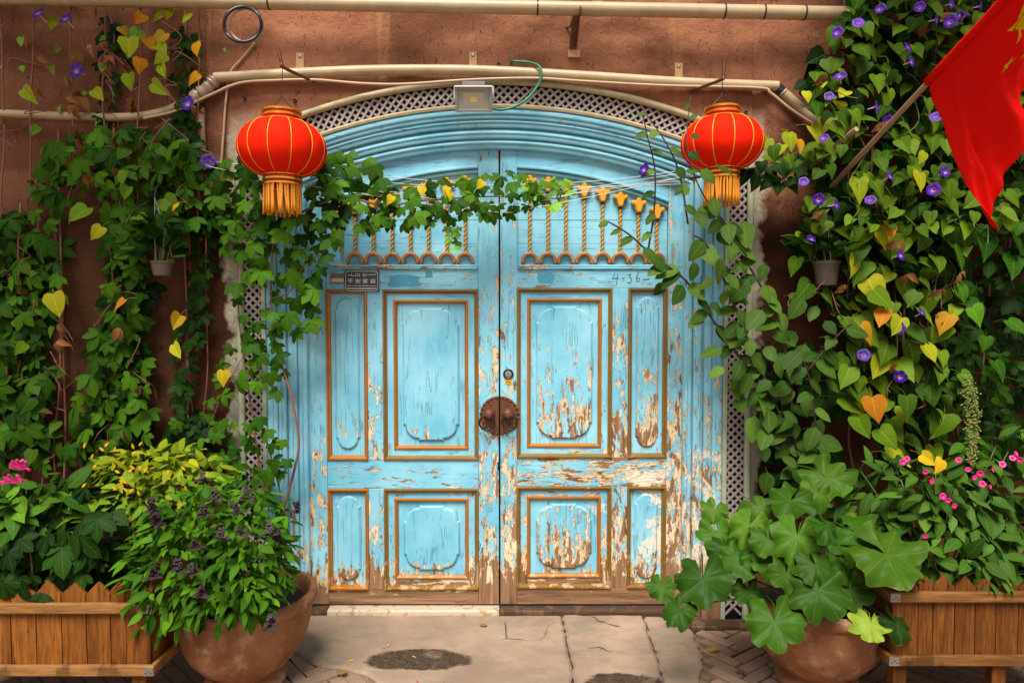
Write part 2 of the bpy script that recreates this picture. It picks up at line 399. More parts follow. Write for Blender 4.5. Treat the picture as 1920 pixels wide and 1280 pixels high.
M['conduit'] = simple('ivory_conduit', (0.43, 0.32, 0.18), .42, 0, .35, 9, .1)
M['greenpipe'] = simple('pale_green_trim', (0.36, 0.38, 0.26), .5, 0, .3, 22, .3)
M['goldpipe'] = simple('khaki_trim', (0.42, 0.35, 0.20), .42, 0, .45, 26, .3)
M['lattice'] = simple('grey_plastic_lattice', (0.33, 0.27, 0.24), .6, 0, .25, 12, .1)
M['void'] = simple('gap_shade_dark', (0.018, 0.012, 0.010), .95, 0, .2)  # near-black colour stands in for the shade inside gaps and holes
M['rust'] = simple('rusty_iron', (0.145, 0.055, 0.026), .55, .45, .55, 40, .5)
M['iron'] = simple('dark_iron', (0.045, 0.030, 0.025), .5, .6, .4, 50, .3)
M['steel'] = simple('dull_steel', (0.36, 0.34, 0.31), .4, .8, .25, 40, .2)
M['strap'] = simple('ochre_strap', (0.50, 0.26, 0.10), .6, 0, .3, 30, .2)
M['tan_cable'] = simple('tan_cable', (0.46, 0.30, 0.18), .5, 0, .2); M['black_cable'] = simple('black_cable', (0.016, 0.017, 0.020), .35, 0, .3)
M['green_cable'] = simple('green_cable', (0.012, 0.16, 0.075), .4, 0, .2); M['twine'] = simple('white_twine', (0.72, 0.66, 0.58), .8, 0, .1)
M['silver'] = simple('grey_lamp_housing', (0.32, 0.30, 0.27), .4, .2, .15, 30, .1)
M['white_lamp'] = simple('white_lamp_lip', (0.52, 0.50, 0.46), .5)
M['lampglass'] = simple('lamp_glass', (0.34, 0.36, 0.30), .12, 0, .2, 14, 0); M['led'] = simple('yellow_led', (0.66, 0.54, 0.16), .4, 0, .1); M['reflector'] = simple('lamp_reflector', (0.60, 0.58, 0.50), .25, .7, .1, 20, 0)
M['blackplate'] = simple('black_plaque', (0.012, 0.013, 0.014), .3, 0, .3, 30, .05); M['whitemark'] = simple('white_lettering', (0.74, 0.74, 0.70), .6, 0, .05, 30, 0)
M['brownplate'] = simple('brown_plaque', (0.17, 0.11, 0.08), .5, 0, .4, 80, .1); M['ink'] = simple('dark_ink', (0.015, 0.02, 0.03), .8, 0, .1, 30, 0)
M['stain'] = simple('blue_ink_stain', (0.06, 0.30, 0.43), .6, 0, .35, 60, .1)
M['white_plastic'] = simple('white_plastic', (0.115, 0.085, 0.06), .45, 0, .2, 12, .05)
M['wrap'] = simple('clear_wrap', (0.36, 0.26, 0.18), .2, 0, .4, 40, .5, .8)
M['soil'] = simple('dark_soil', (0.035, 0.022, 0.014), .95, 0, .5, 60, .8)
M['bamboo'] = simple('weathered_pole', (0.40, 0.24, 0.15), .5, 0, .35, 18, .2)
def clothm(name, c, tr=.12, rough=.7):
    n = NT(name); p = n.obj(); f = n.noise(p, 9, 5, .6); fine = n.noise(p, 260, 2, .5)
    n.bump(n.M('ADD', f, n.M('MULTIPLY', fine, .3)), .22, .006)
    col = n.mix(f, tuple(x*.86 for x in c), tuple(min(1, x*1.1) for x in c))
    n.fin(col, rough, 0, .04)
    t = n.node('ShaderNodeBsdfTranslucent'); n.put(t.inputs[0], col); mx = n.node('ShaderNodeMixShader'); mx.inputs[0].default_value = tr
    n.t.links.new(n.b.outputs[0], mx.inputs[1]); n.t.links.new(t.outputs[0], mx.inputs[2]); n.t.links.new(mx.outputs[0], n.out.inputs[0]); return n.m
M['lantern'] = clothm('red_lantern_cloth', (0.95, 0.020, 0.004), .10); M['flag'] = clothm('red_flag_cloth', (0.95, 0.010, 0.006), .12)
M['star'] = clothm('yellow_star_cloth', (0.82, 0.56, 0.01), .2)
M['gilt'] = simple('gilt_band', (0.86, 0.42, 0.05), .22, .85, .2, 40, .1); M['giltrib'] = simple('gilt_piping', (0.85, 0.38, 0.02), .4, .2, .1)
M['redfoil'] = simple('red_foil', (0.75, 0.03, 0.006), .25, .6, .2); M['tassel'] = simple('orange_tassel', (0.82, 0.30, 0.010), .6, 0, .25, 60, .1)
M['bark'] = simple('brown_stem', (0.15, 0.065, 0.035), .75, 0, .4, 40, .3); M['redstem'] = simple('reddish_stem', (0.22, 0.075, 0.045), .65, 0, .35, 40, .2)
M['greenstem'] = simple('green_stem', (0.09, 0.13, 0.03), .6, 0, .3, 40, .1); M['darkstem'] = simple('dark_stem', (0.045, 0.025, 0.022), .6, 0, .3, 40, .1)

def leafm(name, kind, src, rough=.5, tr=.09):
    n = NT(name)
    c = n.node('ShaderNodeObjectInfo').outputs['Color'] if src == 'obj' else n.attr('Col', 'GEOMETRY', 'Color')
    uv = n.node('ShaderNodeUVMap', uv_map='UVMap').outputs[0]; u, v, _ = n.sep(uv)
    p = n.pos(); f = n.noise(p, 38, 4, .6); g = n.noise(p, 9, 3, .6)
    if kind == 'pinnate':
        mid = n.mr(n.M('ABSOLUTE', u), .07, .02)
        s_ = n.M('FRACT', n.M('ADD', n.M('MULTIPLY', v, 5.5), n.M('MULTIPLY', n.M('ABSOLUTE', u), -1.6)))
        side = n.M('MULTIPLY', n.mr(n.M('ABSOLUTE', n.M('SUBTRACT', s_, .5)), .07, .02), .55)
        vein = n.M('MAXIMUM', mid, side)
    else:
        s_ = n.M('ABSOLUTE', n.M('SUBTRACT', n.M('FRACT', n.M('MULTIPLY', u, 7.0)), .5))
        w1 = n.mr(n.M('MULTIPLY', s_, n.M('ADD', v, .02)), .020, .006)
        s2 = n.M('FRACT', n.M('ADD', n.M('MULTIPLY', v, 5.0), n.M('MULTIPLY', s_, -7.0)))
        vein = n.M('MAXIMUM', w1, n.M('MULTIPLY', n.mr(n.M('ABSOLUTE', n.M('SUBTRACT', s2, .5)), .06, .02), .28))
    col = n.mix(n.M('MULTIPLY', n.mr(f, .35, .7), .38), c, n.mix(1.0, c, (0.55, 0.62, 0.5), 'MULTIPLY'))
    col = n.mix(n.M('MULTIPLY', n.mr(g, .5, .8), .3), col, n.mix(1.0, c, (1.5, 1.3, .9), 'MULTIPLY'))
    blot = n.mr(n.noise(p, 24, 4, .7), .58, .72)
    col = n.mix(n.M('MULTIPLY', blot, .35), col, n.mix(1.0, c, (1.7, 1.05, .7), 'MULTIPLY'))
    lite = n.mix(1.0, n.mix(.10, c, (0.5, 0.6, 0.2)), (1.5, 1.5, 1.3), 'MULTIPLY')
    col = n.mix(n.M('MULTIPLY', vein, .5 if kind == 'pinnate' else .32), col, lite)
    if kind != 'pinnate':
        edge = n.mr(n.M('ADD', v, n.M('MULTIPLY', n.M('SUBTRACT', n.noise(p, 16, 4, .7), .5), .3)), .99, 1.03); col = n.mix(n.M('MULTIPLY', edge, .6), col, (0.22, 0.17, 0.04))
        hole = n.mr(n.voro(p, 13), .055, .04); col = n.mix(n.M('MULTIPLY', hole, n.mr(g, .5, .56)), col, (0.06, 0.035, 0.012))
    n.bump(n.M('SUBTRACT', n.M('MULTIPLY', f, .4), n.M('MULTIPLY', vein, .8)), .35, .003)
    n.fin(col, rough, 0, .07 if kind == 'pinnate' else .12)
    t = n.node('ShaderNodeBsdfTranslucent'); n.put(t.inputs[0], n.mix(1.0, col, (1.5, 1.6, .6), 'MULTIPLY'))
    mx = n.node('ShaderNodeMixShader'); mx.inputs[0].default_value = tr
    n.t.links.new(n.b.outputs[0], mx.inputs[1]); n.t.links.new(t.outputs[0], mx.inputs[2]); n.t.links.new(mx.outputs[0], n.out.inputs[0])
    return n.m
M['leaf'] = leafm('leaf_blade', 'pinnate', 'obj'); M['leaf_mass'] = leafm('leaf_mass', 'pinnate', 'attr')
M['mallow'] = leafm('mallow_blade', 'palmate', 'obj', .46, .08)
def petalm():
    n = NT('petal'); c = n.node('ShaderNodeObjectInfo').outputs['Color']; uv = n.node('ShaderNodeUVMap', uv_map='UVMap').outputs[0]; u, v, _ = n.sep(uv)
    s_ = n.M('ABSOLUTE', n.M('SUBTRACT', n.M('FRACT', n.M('MULTIPLY', u, 5.0)), .5))
    col = n.mix(n.mr(v, .34, .08), c, (0.62, 0.36, 0.66)); col = n.mix(n.M('MULTIPLY', n.mr(s_, .12, .03), .35), col, (0.32, 0.06, 0.45))
    return n.fin(col, .5, 0, .3)
M['petal'] = petalm(); M['pink'] = simple('pink_petal', (0.70, 0.02, 0.20), .5, 0, .2); M['basilflower'] = simple('purple_bract', (0.026, 0.006, 0.016), .6, 0, .5, 60, .2)

# ------------------------------------------------------------------ the setting
YD = 0.10                                   # front face of the door leaves; the wall face is y = 0
DX = lambda px: W(px, 800, YD).x
DZ = lambda py: W(936, py, YD).z
XC = -0.022                                 # middle of the doorway
A = 1.030                                   # half width of the opening
RA = 2.70                                   # radius of the segmental arch
ZTOP = W(936, 279, 0.07).z; ZC = ZTOP - RA
T_JAMB, T_RAIL, T_LAT, T_PIPE = 0.195, 0.220, 0.312, 0.330
def spring(t): return ZC + math.sqrt((RA+t)**2 - (A+t)**2)
def arch_fn(k, n):
    def fn(t):
        a = math.asin((A+t)/(RA+t)); th = -a + 2*a*k/n
        return XC + (RA+t)*math.sin(th), ZC + (RA+t)*math.cos(th)
    return fn

g = MB(); S = 60.0
g.add([(-S,-S,-.034),(S,-S,-.034),(S,S,-.034),(-S,S,-.034)], [(0,1,2,3)])
ground = g.build('ground', M['ground']); ground['kind'] = 'structure'

# concrete apron in front of the door: cracked slabs
rng = random.Random(3)
apron = bpy.data.objects.new('pavement', None); COL.objects.link(apron); apron.location = (0, -.5, -.03); apron['kind'] = 'structure'
def wob(pts, amp, seed, n=7):
    r = random.Random(seed); out = []
    for i in range(len(pts)):
        a = Vector(pts[i]); b = Vector(pts[(i+1) % len(pts)])
        for k in range(n):
            q = a.lerp(b, k/n)
            if k: q = q + Vector((r.uniform(-amp, amp), r.uniform(-amp, amp)))
            out.append((q.x, q.y))
    return out
def slab(pxs, seed, top=0.0, amp=.006):
    P = []
    for px, py in pxs:
        q = G(px, py) if py > 900 else Vector((W(px, 1155).x, .06, 0)); P.append((q.x, min(q.y, .10)))
    P = wob(P, amp, seed); I = inset(P, .012); m = MB(); n = len(P); r = random.Random(seed)
    m.v += [(x, y, -.05) for x, y in P] + [(x, y, top-.010) for x, y in P] + [(x, y, top + r.uniform(-.001, .001)) for x, y in I]
    for a in range(2):
        for k in range(n): m.f.append((a*n+k, a*n+(k+1)%n, (a+1)*n+(k+1)%n, (a+1)*n+k))
    m.f.append(tuple(2*n+k for k in range(n))); return m.build('slab', M['concrete'], apron)
yb = 1400
slab([(556,1152),(1052,1152),(1060,1190),(1070,1240),(1074,1300),(1080,yb),(960,yb),(800,1296),(716,1282),(690,1262),(640,1250),(598,1244),(550,1222)], 1)
slab([(1055,1152),(1204,1152),(1216,1190),(1232,1235),(1244,1282),(1262,yb),(1084,yb),(1078,1300),(1073,1238),(1063,1190)], 2, .002)
slab([(1208,1152),(1275,1156),(1300,1180),(1318,1225),(1310,1270),(1330,yb),(1266,yb),(1248,1282),(1236,1235),(1220,1190)], 5, -.006, .009)
# herringbone bricks beside the apron
bm_ = MB(); bm_.box(-.098, .098, -.032, .032, -.05, .0); brick_me = bm_.mesh('brick', M['brick'])
def inpoly(x, y, P):
    c = False; j = len(P)-1
    for i in range(len(P)):
        if (P[i][1] > y) != (P[j][1] > y) and x < (P[j][0]-P[i][0])*(y-P[i][1])/(P[j][1]-P[i][1])+P[i][0]: c = not c
        j = i
    return c
apr_poly = [(q.x, q.y) for q in [G(*p) for p in ((548,1165),(1278,1165),(1320,1225),(1330,yb),(960,yb),(800,1296),(716,1282),(690,1262),(640,1250),(598,1244),(545,1222))]]
L_, w_ = .204, .068; cnt = 0
for i in range(-40, 41):
    for j in range(-14, 15):
        for o_ in (0, 1):
            # herringbone in a rotated frame
            bx = i*w_ + j*L_ ; by = i*w_ - j*L_
            if o_ == 0: cx, cy, an = bx + L_/2, by + w_/2, 0
            else: cx, cy, an = bx + w_/2 + 0, by + w_ + L_/2, 90
            ca, sa = math.cos(R(38)), math.sin(R(38)); X = cx*ca - cy*sa; Y = cx*sa + cy*ca - .6
            if not (-1.10 < Y < -.02) or not ((-1.35 < X < -.25) or (.85 < X < 1.95)): continue
            if inpoly(X, Y, apr_poly) or cnt >= 300: continue
            o = bpy.data.objects.new('brick', brick_me); COL.objects.link(o); o.parent = apron; cnt += 1
            o.location = Vector((X, Y, -.012 + rng.uniform(-.006, .005))) - apron.location
            o.rotation_euler = (rng.uniform(-.03, .03), rng.uniform(-.03, .03), R(an + 38) + rng.uniform(-.03, .03)); o.scale = (rng.uniform(.94, 1), rng.uniform(.92, 1), 1)

# adobe wall with the arched opening
def wob_y(x, z, edge):
    v = mnoise.fractal(Vector((x*1.1, 3.1, z*1.1)), .9, 2.0, 5) * .016 + mnoise.noise(Vector((x*7, 1.7, z*7))) * .004 + mnoise.noise(Vector((x*22, 5.7, z*22))) * .0022
    return -v * min(1.0, max(0.0, edge / .06))
m = MB(); ZW = 5.2; XW = 7.0; aw = A + T_PIPE; xl, xr = XC - aw, XC + aw
def grid(nx, nz, fn):
    o = len(m.v)
    for i in range(nx+1):
        for j in range(nz+1): m.v.append(fn(i/nx, j/nz))
    for i in range(nx):
        for j in range(nz): a = o + i*(nz+1) + j; m.f.append((a, a+nz+1, a+nz+2, a+1))
def side(sg):
    def fn(u, v):
        x = XC + sg*(aw + (XW-aw)*u**1.6); z = -.05 + (ZW+.05)*v
        return (x, wob_y(x, z, abs(x-XC)-aw), z)
    return fn
grid(150, 200, side(-1)); grid(150, 200, side(1))
def over(u, v):
    x = xl + (xr-xl)*u; t = T_PIPE; za = ZC + math.sqrt((RA+t)**2 - (x-XC)**2); z = za + (ZW-za)*v**1.2
    return (x, wob_y(x, z, z-za), z)
grid(130, 110, over)
# triangular bits between straight sides and arch are covered by the side grids; reveal and back
n_ = 40; rev = [(xl, -.05)] + [arch_fn(k, n_)(T_PIPE) for k in range(n_+1)] + [(xr, -.05)]
o = len(m.v)
for x, z in rev: m.v += [(x, 0, z), (x, .42, z)]
for k in range(len(rev)-1): m.f.append((o+2*k, o+2*k+1, o+2*k+3, o+2*k+2))
o = len(m.v); m.v += [(-XW, .42, -.05), (xl, .42, -.05), (xl, .42, ZW), (-XW, .42, ZW), (xr, .42, -.05), (XW, .42, -.05), (XW, .42, ZW), (xr, .42, ZW)]
m.f += [(o, o+3, o+2, o+1), (o+4, o+7, o+6, o+5)]
o = len(m.v); m.v += [(-XW, 0, ZW), (XW, 0, ZW), (XW, .42, ZW), (-XW, .42, ZW)]; m.f.append((o, o+1, o+2, o+3))
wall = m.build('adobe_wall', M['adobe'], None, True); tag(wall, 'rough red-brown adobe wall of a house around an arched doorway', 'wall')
# screw holes and plugs in the plaster
for px, py in ((459,185),(553,190),(1398,212),(935,122)):
    q = W(px, py, -.004); mb = MB(); mb.lathe((q.x, q.y-.012, q.z), [(.001,.004),(.006,.002),(.009,0),(.010,.02)], 10, 'Y'); mb.build('wall_plug', M['iron'], wall)

# ------------------------------------------------------------------ door frame
frame = thing('door_frame', (XC, 0, 0), 'weathered blue segmental arched door frame of stepped mouldings around both leaves', 'door frame')
profs = [[(0,.16),(0,.070),(.003,.066),(.020,.064),(.024,.056),(.028,.053),(.036,.053),(.041,.057),(.046,.060),(.050,.085)],
         [(.050,.090),(.050,.048),(.053,.044),(.070,.043),(.073,.038),(.077,.036),(.086,.036),(.090,.040),(.092,.050),(.100,.051),(.104,.062)],
         [(.104,.085),(.104,.030),(.107,.026),(.124,.025),(.127,.018),(.131,.016),(.136,.017),(.139,.025),(.143,.025),(.146,.011),(.150,.008),(.163,.008),(.166,.001),(.170,-.002),(.188,-.003),(T_JAMB,.002),(T_JAMB,.07)]]
NA = 48
for k, pf in enumerate(profs):
    for sg in (-1, 1):
        mb = MB(); nz = 8
        path = [ (lambda t, j=j: (XC + sg*(A+t), -.03 + (spring(t)+.03)*j/nz)) for j in range(nz+1)]
        mb.sweep(path, pf); o = mb.build('jamb_moulding', M['paint_v'], frame, wear=.10 + (.15 if sg > 0 else 0), wear_low=.30, z_low=.1, z_high=1.6); sm(o, 50)
    mb = MB(); mb.sweep([arch_fn(j, NA) for j in range(NA+1)], pf)
    o = mb.build('arch_moulding', M['paint_h'], frame, wear=.04 + .07*(k == 2), wear_low=.0, z_low=0., z_high=1.); sm(o, 50)
mb = MB(); mb.box(XC-A+.10, -.0, .04, .13, -.03, .026); mb.build('threshold', M['creamsill'], frame, bev=.008); mb = MB(); mb.box(XC-A+.002, XC-A+.099, .04, .13, -.03, .022); mb.build('threshold', M['sillwood'], frame, bev=.008)
mb = MB(); mb.box(.003, XC+A-.001, .045, .13, -.03, .024); mb.build('threshold', M['sillwood'], frame, bev=.01)

# lattice strip between pale pipes, following sides and arch
lat = thing('lattice_surround', (XC, 0, 0), 'grey diamond lattice strip edged with pale pipe, running round the blue door frame', 'lattice')
def bar(mb, fn, s0, t0, s1, t1, w, y0, y1, n=3):
    d = Vector((s1-s0, t1-t0)); d.normalize(); nn = Vector((-d.y, d.x))*w/2; o = len(mb.v)
    for k in range(n+1):
        s_ = s0 + (s1-s0)*k/n; t_ = t0 + (t1-t0)*k/n
        for sg in (-1, 1):
            x, z = fn(s_ + nn.x*sg, min(max(t_ + nn.y*sg, T_RAIL-.004), T_LAT+.004))
            mb.v += [(x, y0, z), (x, y1, z)]
    for k in range(n):
        a = o + 4*k; b = a + 4
        mb.f += [(a, a+2, b+2, b), (a+1, b+1, b+3, a+3), (a, b, b+1, a+1), (a+2, a+3, b+3, b+2)]
def lattice(fn, s0, s1, pitch=.0440, w=.0118):
    mb = MB(); H = T_LAT - T_RAIL; k = s0
    while k < s1:
        for (a, b, y0, y1) in ((k, k+H, .0, .004), (k+H, k, .0045, .0085)):
            if max(a, b) <= s1 + .001: bar(mb, fn, a, T_RAIL, b, T_LAT, w, y0, y1)
        k += pitch
    return mb
for sg in (-1, 1):
    fn = lambda s_, t_: (XC + sg*(A+t_), s_)
    lattice(fn, .02, spring(T_RAIL) - .01).build('lattice_panel', M['lattice'], lat)
    mb = MB(); mb.box(min(XC+sg*(A+T_JAMB), XC+sg*(A+T_PIPE)), max(XC+sg*(A+T_JAMB), XC+sg*(A+T_PIPE)), .055, .075, -.03, spring(T_PIPE)); mb.build('cavity_shade_board', M['void'], lat)  # dark sheet painted as the shaded cavity behind the lattice
    mb = MB(); mb.box(min(XC+sg*(A+T_JAMB+.001), XC+sg*(A+T_RAIL)), max(XC+sg*(A+T_JAMB+.001), XC+sg*(A+T_RAIL)), -.012, .05, -.02, spring(T_RAIL)); mb.build('inner_rail', M['greenpipe'], lat, bev=.005)
    mb = MB(); x = XC + sg*(A+T_PIPE); mb.tube([(x + mnoise.noise(Vector((k*.3, sg, 0)))*.004, -.006, -.03 + (spring(T_PIPE)+.03)*k/12) for k in range(13)], .0185, 10)
    sm(mb.build('outer_pipe', M['greenpipe'], lat), 60)
am = math.asin((A+T_RAIL)/(RA+T_RAIL))*(RA+.26)
fn = lambda s_, t_: (XC + (RA+t_)*math.sin(s_/(RA+.26)), ZC + (RA+t_)*math.cos(s_/(RA+.26)))
lattice(fn, -am - .03, am + .03).build('lattice_panel', M['lattice'], lat)
mb = MB(); mb.sweep([arch_fn(j, NA) for j in range(NA+1)], [(T_JAMB,.055),(T_PIPE,.055),(T_PIPE,.075),(T_JAMB,.075)]); mb.build('cavity_shade_board', M['void'], lat)  # same dark sheet along the arch, standing in for cavity shade
mb = MB(); mb.sweep([arch_fn(j, NA) for j in range(NA+1)], [(T_JAMB+.001,.05),(T_JAMB+.001,-.010),(T_JAMB+.012,-.014),(T_RAIL-.008,-.006),(T_RAIL,.0),(T_RAIL,.05)]); mb.build('inner_rail', M['goldpipe'], lat)
mb = MB(); mb.tube([(*(lambda q: (q[0], -.012, q[1]))(arch_fn(j, NA)(T_PIPE)),) for j in range(NA+1)], .0185, 10); sm(mb.build('outer_pipe', M['goldpipe'], lat), 60)

# ------------------------------------------------------------------ door leaves
def rect(mb, x0, x1, z0, z1, y0, y1): return mb.box(min(x0,x1), max(x0,x1), y0, y1, min(z0,z1), max(z0,z1))
def ring_frame(mb, x0, x1, z0, z1, prof):
    """mitred rectangular moulding; prof: (inward offset, y)"""
    n = len(prof); o = len(mb.v)
    for (sx, sz) in ((0,0),(1,0),(1,1),(0,1)):
        for (t, y) in prof:
            mb.v.append(((x0+t) if not sx else (x1-t), y, (z0+t) if not sz else (z1-t)))
    for c in range(4):
        c2 = (c+1) % 4
        for k in range(n-1): mb.f.append((o+c*n+k, o+c2*n+k, o+c2*n+k+1, o+c*n+k+1))
    return mb
def carved(x0, x1, z0, z1, narrow):
    """outline of a raised plate: rounded ends with little shoulders"""
    w = x1-x0; cx = (x0+x1)/2; pts = []
    if narrow:
        r = w*.43; s = w*.07
        arc = [(cx + r*math.cos(a), z1 - r + r*math.sin(a)) for a in [PI*k/12 for k in range(13)]]
        right = [(x1, z1-r-.02), (x1, z1-r-.004), (x1-s, z1-r)]
        top = right[1:] + arc + [(x0+s*.0, z1-r-.004)]
        arc2 = [(cx - r*math.cos(a), z0 + r - r*math.sin(a)) for a in [PI*k/12 for k in range(13)]]
        pts = top + [(x0, z0+r+.006), (x0+s, z0+r)] + arc2 + [(x1-s, z0+r), (x1, z0+r+.006)]
    else:
        r = w*.24; s = w*.035
        def corner(ccx, ccz, a0): return [(ccx + r*math.cos(a0+PI/2*k/6), ccz + r*math.sin(a0+PI/2*k/6)) for k in range(7)]
        pts += [(x1, z1-s-r-.004)] + corner(x1-r-s, z1-r-s, 0) + [(x1-r-s, z1), (x0+r+s, z1)] + corner(x0+r+s, z1-r-s, PI/2) + [(x0, z1-s-r-.004)]
        pts += [(x0, z0+s+r+.004)] + corner(x0+r+s, z0+r+s, PI) + [(x0+r+s, z0), (x1-r-s, z0)] + corner(x1-r-s, z0+r+s, 1.5*PI) + [(x1, z0+s+r+.004)]
    return pts
PRO_OUT = [(0,YD+.012),(0,YD-.006),(.003,YD-.010),(.009,YD-.010),(.012,YD-.004),(.016,YD+.002),(.021,YD+.004),(.024,YD+.02)]
PRO_IN = [(0,YD+.022),(0,YD+.010),(.003,YD+.005),(.010,YD+.004),(.015,YD+.010),(.020,YD+.016),(.021,YD+.03)]
def arcz(x, top): return top - (x-.0)**2/(2*2.27)
def top_arc(x): return ZC + math.sqrt((RA+.03)**2 - (x-XC)**2)
def strokes(parent, lines, y, r=.0016, name='handwriting'):
    mb = MB()
    for l in lines: mb.tube([(W(px, py, YD).x, y, DZ(py)) for px, py in l], r, 5)
    return mb.build(name, M['ink'], parent)

def leaf_parts(root, sg):
    """sg -1: leaf with the plaque, +1: leaf with the lock"""
    if sg < 0:
        XO, XM = DX(575.5), DX(935.2); nar = (613, 690); wid = (719, 897); zmid = (543, 862); zbot = (916, 1105)
        rods = [642, 668, 702, 737, 771, 804.5, 839, 873]; tp = (632, 893)
    else:
        XO, XM = DX(1281.5), DX(938.2); nar = (1177, 1250); wid = (969, 1147); zmid = (540, 858); zbot = (912, 1102)
        rods = [993, 1027, 1060, 1094, 1128, 1161, 1195, 1229]; tp = (970, 1250)
    nx = sorted(DX(p) for p in nar); wx = sorted(DX(p) for p in wid)
    zm1, zm0 = DZ(zmid[0]), DZ(zmid[1]); zb1, zb0 = DZ(zbot[0]), DZ(zbot[1])
    zled, zrl = DZ(496), DZ(505); ZB = .036; Y1 = YD + .045
    def P(name, mb, mat, wear=.05, wl=0., zl=0., zh=1., bev=.003, parent=root):
        return mb.build(name, M[mat], parent, bev=bev, wear=wear, wear_low=wl, z_low=zl, z_high=zh)
    hard = .20 if sg > 0 else .05
    def stile(xa, xb, za, zb_, wear, wl):
        xa, xb = sorted((xa, xb)); P('stile', rect(MB(), xa, xb, za, zb_, YD, Y1), 'paint_v', wear, wl, za, zb_)
    inner = wx[1] if sg < 0 else wx[0]; nin = nx[1] if sg < 0 else nx[0]; nout = nx[0] if sg < 0 else nx[1]; win = wx[0] if sg < 0 else wx[1]
    # boards (stiles run full height up to the arch)
    def tall(xa, xb, wear, wl):
        xa, xb = sorted((xa, xb)); n = 6
        poly = [(xa, ZB), (xb, ZB)] + [(xb - (xb-xa)*k/n, top_arc(xb - (xb-xa)*k/n)) for k in range(n+1)]
        mb = MB(); mb.prism(poly, YD, Y1); P('stile', mb, 'paint_v', wear, wl, ZB, 1.9)
    tall(XM, inner, .30, .34); tall(XO, nout, .14 + hard, .34)
    stile(nin, win, zm0, zm1, .12 + hard, .30); stile(nin, win, zb0, zb1, .30 + hard*.5, .3)
    x0, x1 = sorted((nout, inner)); e = .0008
    P('rail', rect(MB(), x0+e, x1-e, zm1, zrl, YD+.001, Y1), 'paint_h', .12 + hard*.5, .1, zm1, zrl)
    P('rail', rect(MB(), x0+e, x1-e, zb1, zm0, YD+.001, Y1), 'paint_h', .16 + hard*1.6, .06, zb1, zm0)
    P('rail', rect(MB(), x0+e, x1-e, ZB, zb0, YD+.001, Y1), 'paint_h', .5, .2, ZB, zb0)
    # ledge under the rosettes
    mb = MB(); mb.box(x0+.004, x1-.004, YD-.010, YD+.03, zrl, zrl+.012); mb.box(x0+.012, x1-.012, YD-.004, YD+.03, zrl+.0125, zled)
    P('ledge', mb, 'paint_h', .34, 0, bev=.004)
    # arched head rail above the open field
    px0, px1 = sorted((DX(tp[0]), DX(tp[1]))); ztop = DZ(309); n = 16
    lower = [(x0 + (x1-x0)*k/n, arcz(x0 + (x1-x0)*k/n, ztop)) for k in range(n+1)]
    upper = [(x, top_arc(x)) for x, _ in reversed(lower)]
    mb = MB(); mb.prism([(x, z) for x, z in lower] + upper, YD+.001, Y1); P('head_rail', mb, 'paint_h', .08, 0)
    for dz, y0, wdt in ((0., YD-.012, .018), (-.020, YD+.004, .020)):
        mb = MB(); lo = [(x, z-wdt+dz) for x, z in lower]; up = [(x, z+dz) for x, z in reversed(lower)]; mb.prism(lo+up, y0, YD+.03)
        P('head_moulding', mb, 'paint_h', .10, 0, bev=.005)
    # field of level boards behind the rods
    zz = zled; bnd = [zled - .03, zled + .115, zled + .245, zled + .36, ztop + .02]
    for a, b in zip(bnd[:-1], bnd[1:]): P('field_board', rect(MB(), x0+e, x1-e, a+.0007, b-.0007, YD+.024 + .002*(bnd.index(a) % 2), YD+.04), 'paint_h', .08, 0, bev=.002)
    # row of little arches, twisted rods, lily finials
    for k, pr in enumerate(rods):
        X = DX(pr); zc = zled + .020; ro, ri = .0485, .0315; nn = 14; a0, a1 = -.35, PI+.35
        poly = [(X + ro*math.cos(a0+(a1-a0)*i/nn), zc + ro*math.sin(a0+(a1-a0)*i/nn)) for i in range(nn+1)] + [(X + ri*math.cos(a1-(a1-a0)*i/nn), zc + ri*math.sin(a1-(a1-a0)*i/nn)) for i in range(nn+1)]
        if (sg < 0 and k == 0): poly = None
        if poly:
            mb = MB(); o_ = len(mb.v)
            for y in (YD-.006, YD+.028): mb.v += [(x, y, z) for x, z in poly]
            N2 = len(poly); h = nn+1
            for i in range(nn):
                a, b, c, d = i, i+1, N2-2-i, N2-1-i
                mb.f += [(a, b, c, d), (N2+d, N2+c, N2+b, N2+a), (a, N2+a, N2+b, b), (d, c, N2+c, N2+d)]
            mb.f += [(0, N2-1, 2*N2-1, N2), (h-1, N2+h-1, N2+h, h)]
            mb.build('small_arch', M['arch_paint'], root, bev=.004)
        zt = arcz(X, ztop) - .135; z0 = zc + ro
        nr = 70; ns = 8; mb = MB(); mb.col = []
        for i in range(nr+1):
            z = z0 + (zt - z0)*i/nr
            for q in range(ns):
                a = 2*PI*q/ns + z*125; rr = .0085*(1 + .16*(1 if q % 4 < 2 else -1))
                mb.v.append((X + rr*math.cos(a), YD + .010 + rr*math.sin(a), z)); mb.col.append((.80,.43,.03) if q % 4 < 2 else (.30,.095,.012))
        for i in range(nr):
            for q in range(ns): q2 = (q+1) % ns; mb.f.append((i*ns+q, i*ns+q2, (i+1)*ns+q2, (i+1)*ns+q))
        mb.build('twisted_rod', M['rope'], root, True)
        c = zt + .004
        half = [(.010,0),(.017,.014),(.020,.030),(.026,.040),(.040,.046),(.041,.058),(.032,.066),(.020,.062),(.014,.066),(.009,.080)]
        poly = [(X+a, c+b) for a, b in half] + [(X-a, c+b) for a, b in reversed(half)]
        mb = MB(); mb.prism(poly, YD-.012, YD+.024, .006); f_ = mb.build('lily_finial', M['gold_flower'], root)
        mb = MB(); mb.lathe((X, YD+.008, c-.004), [(.0,-.006),(.012,-.005),(.013,.004),(.0,.006)], 10); mb.build('collar', M['iron'], f_)
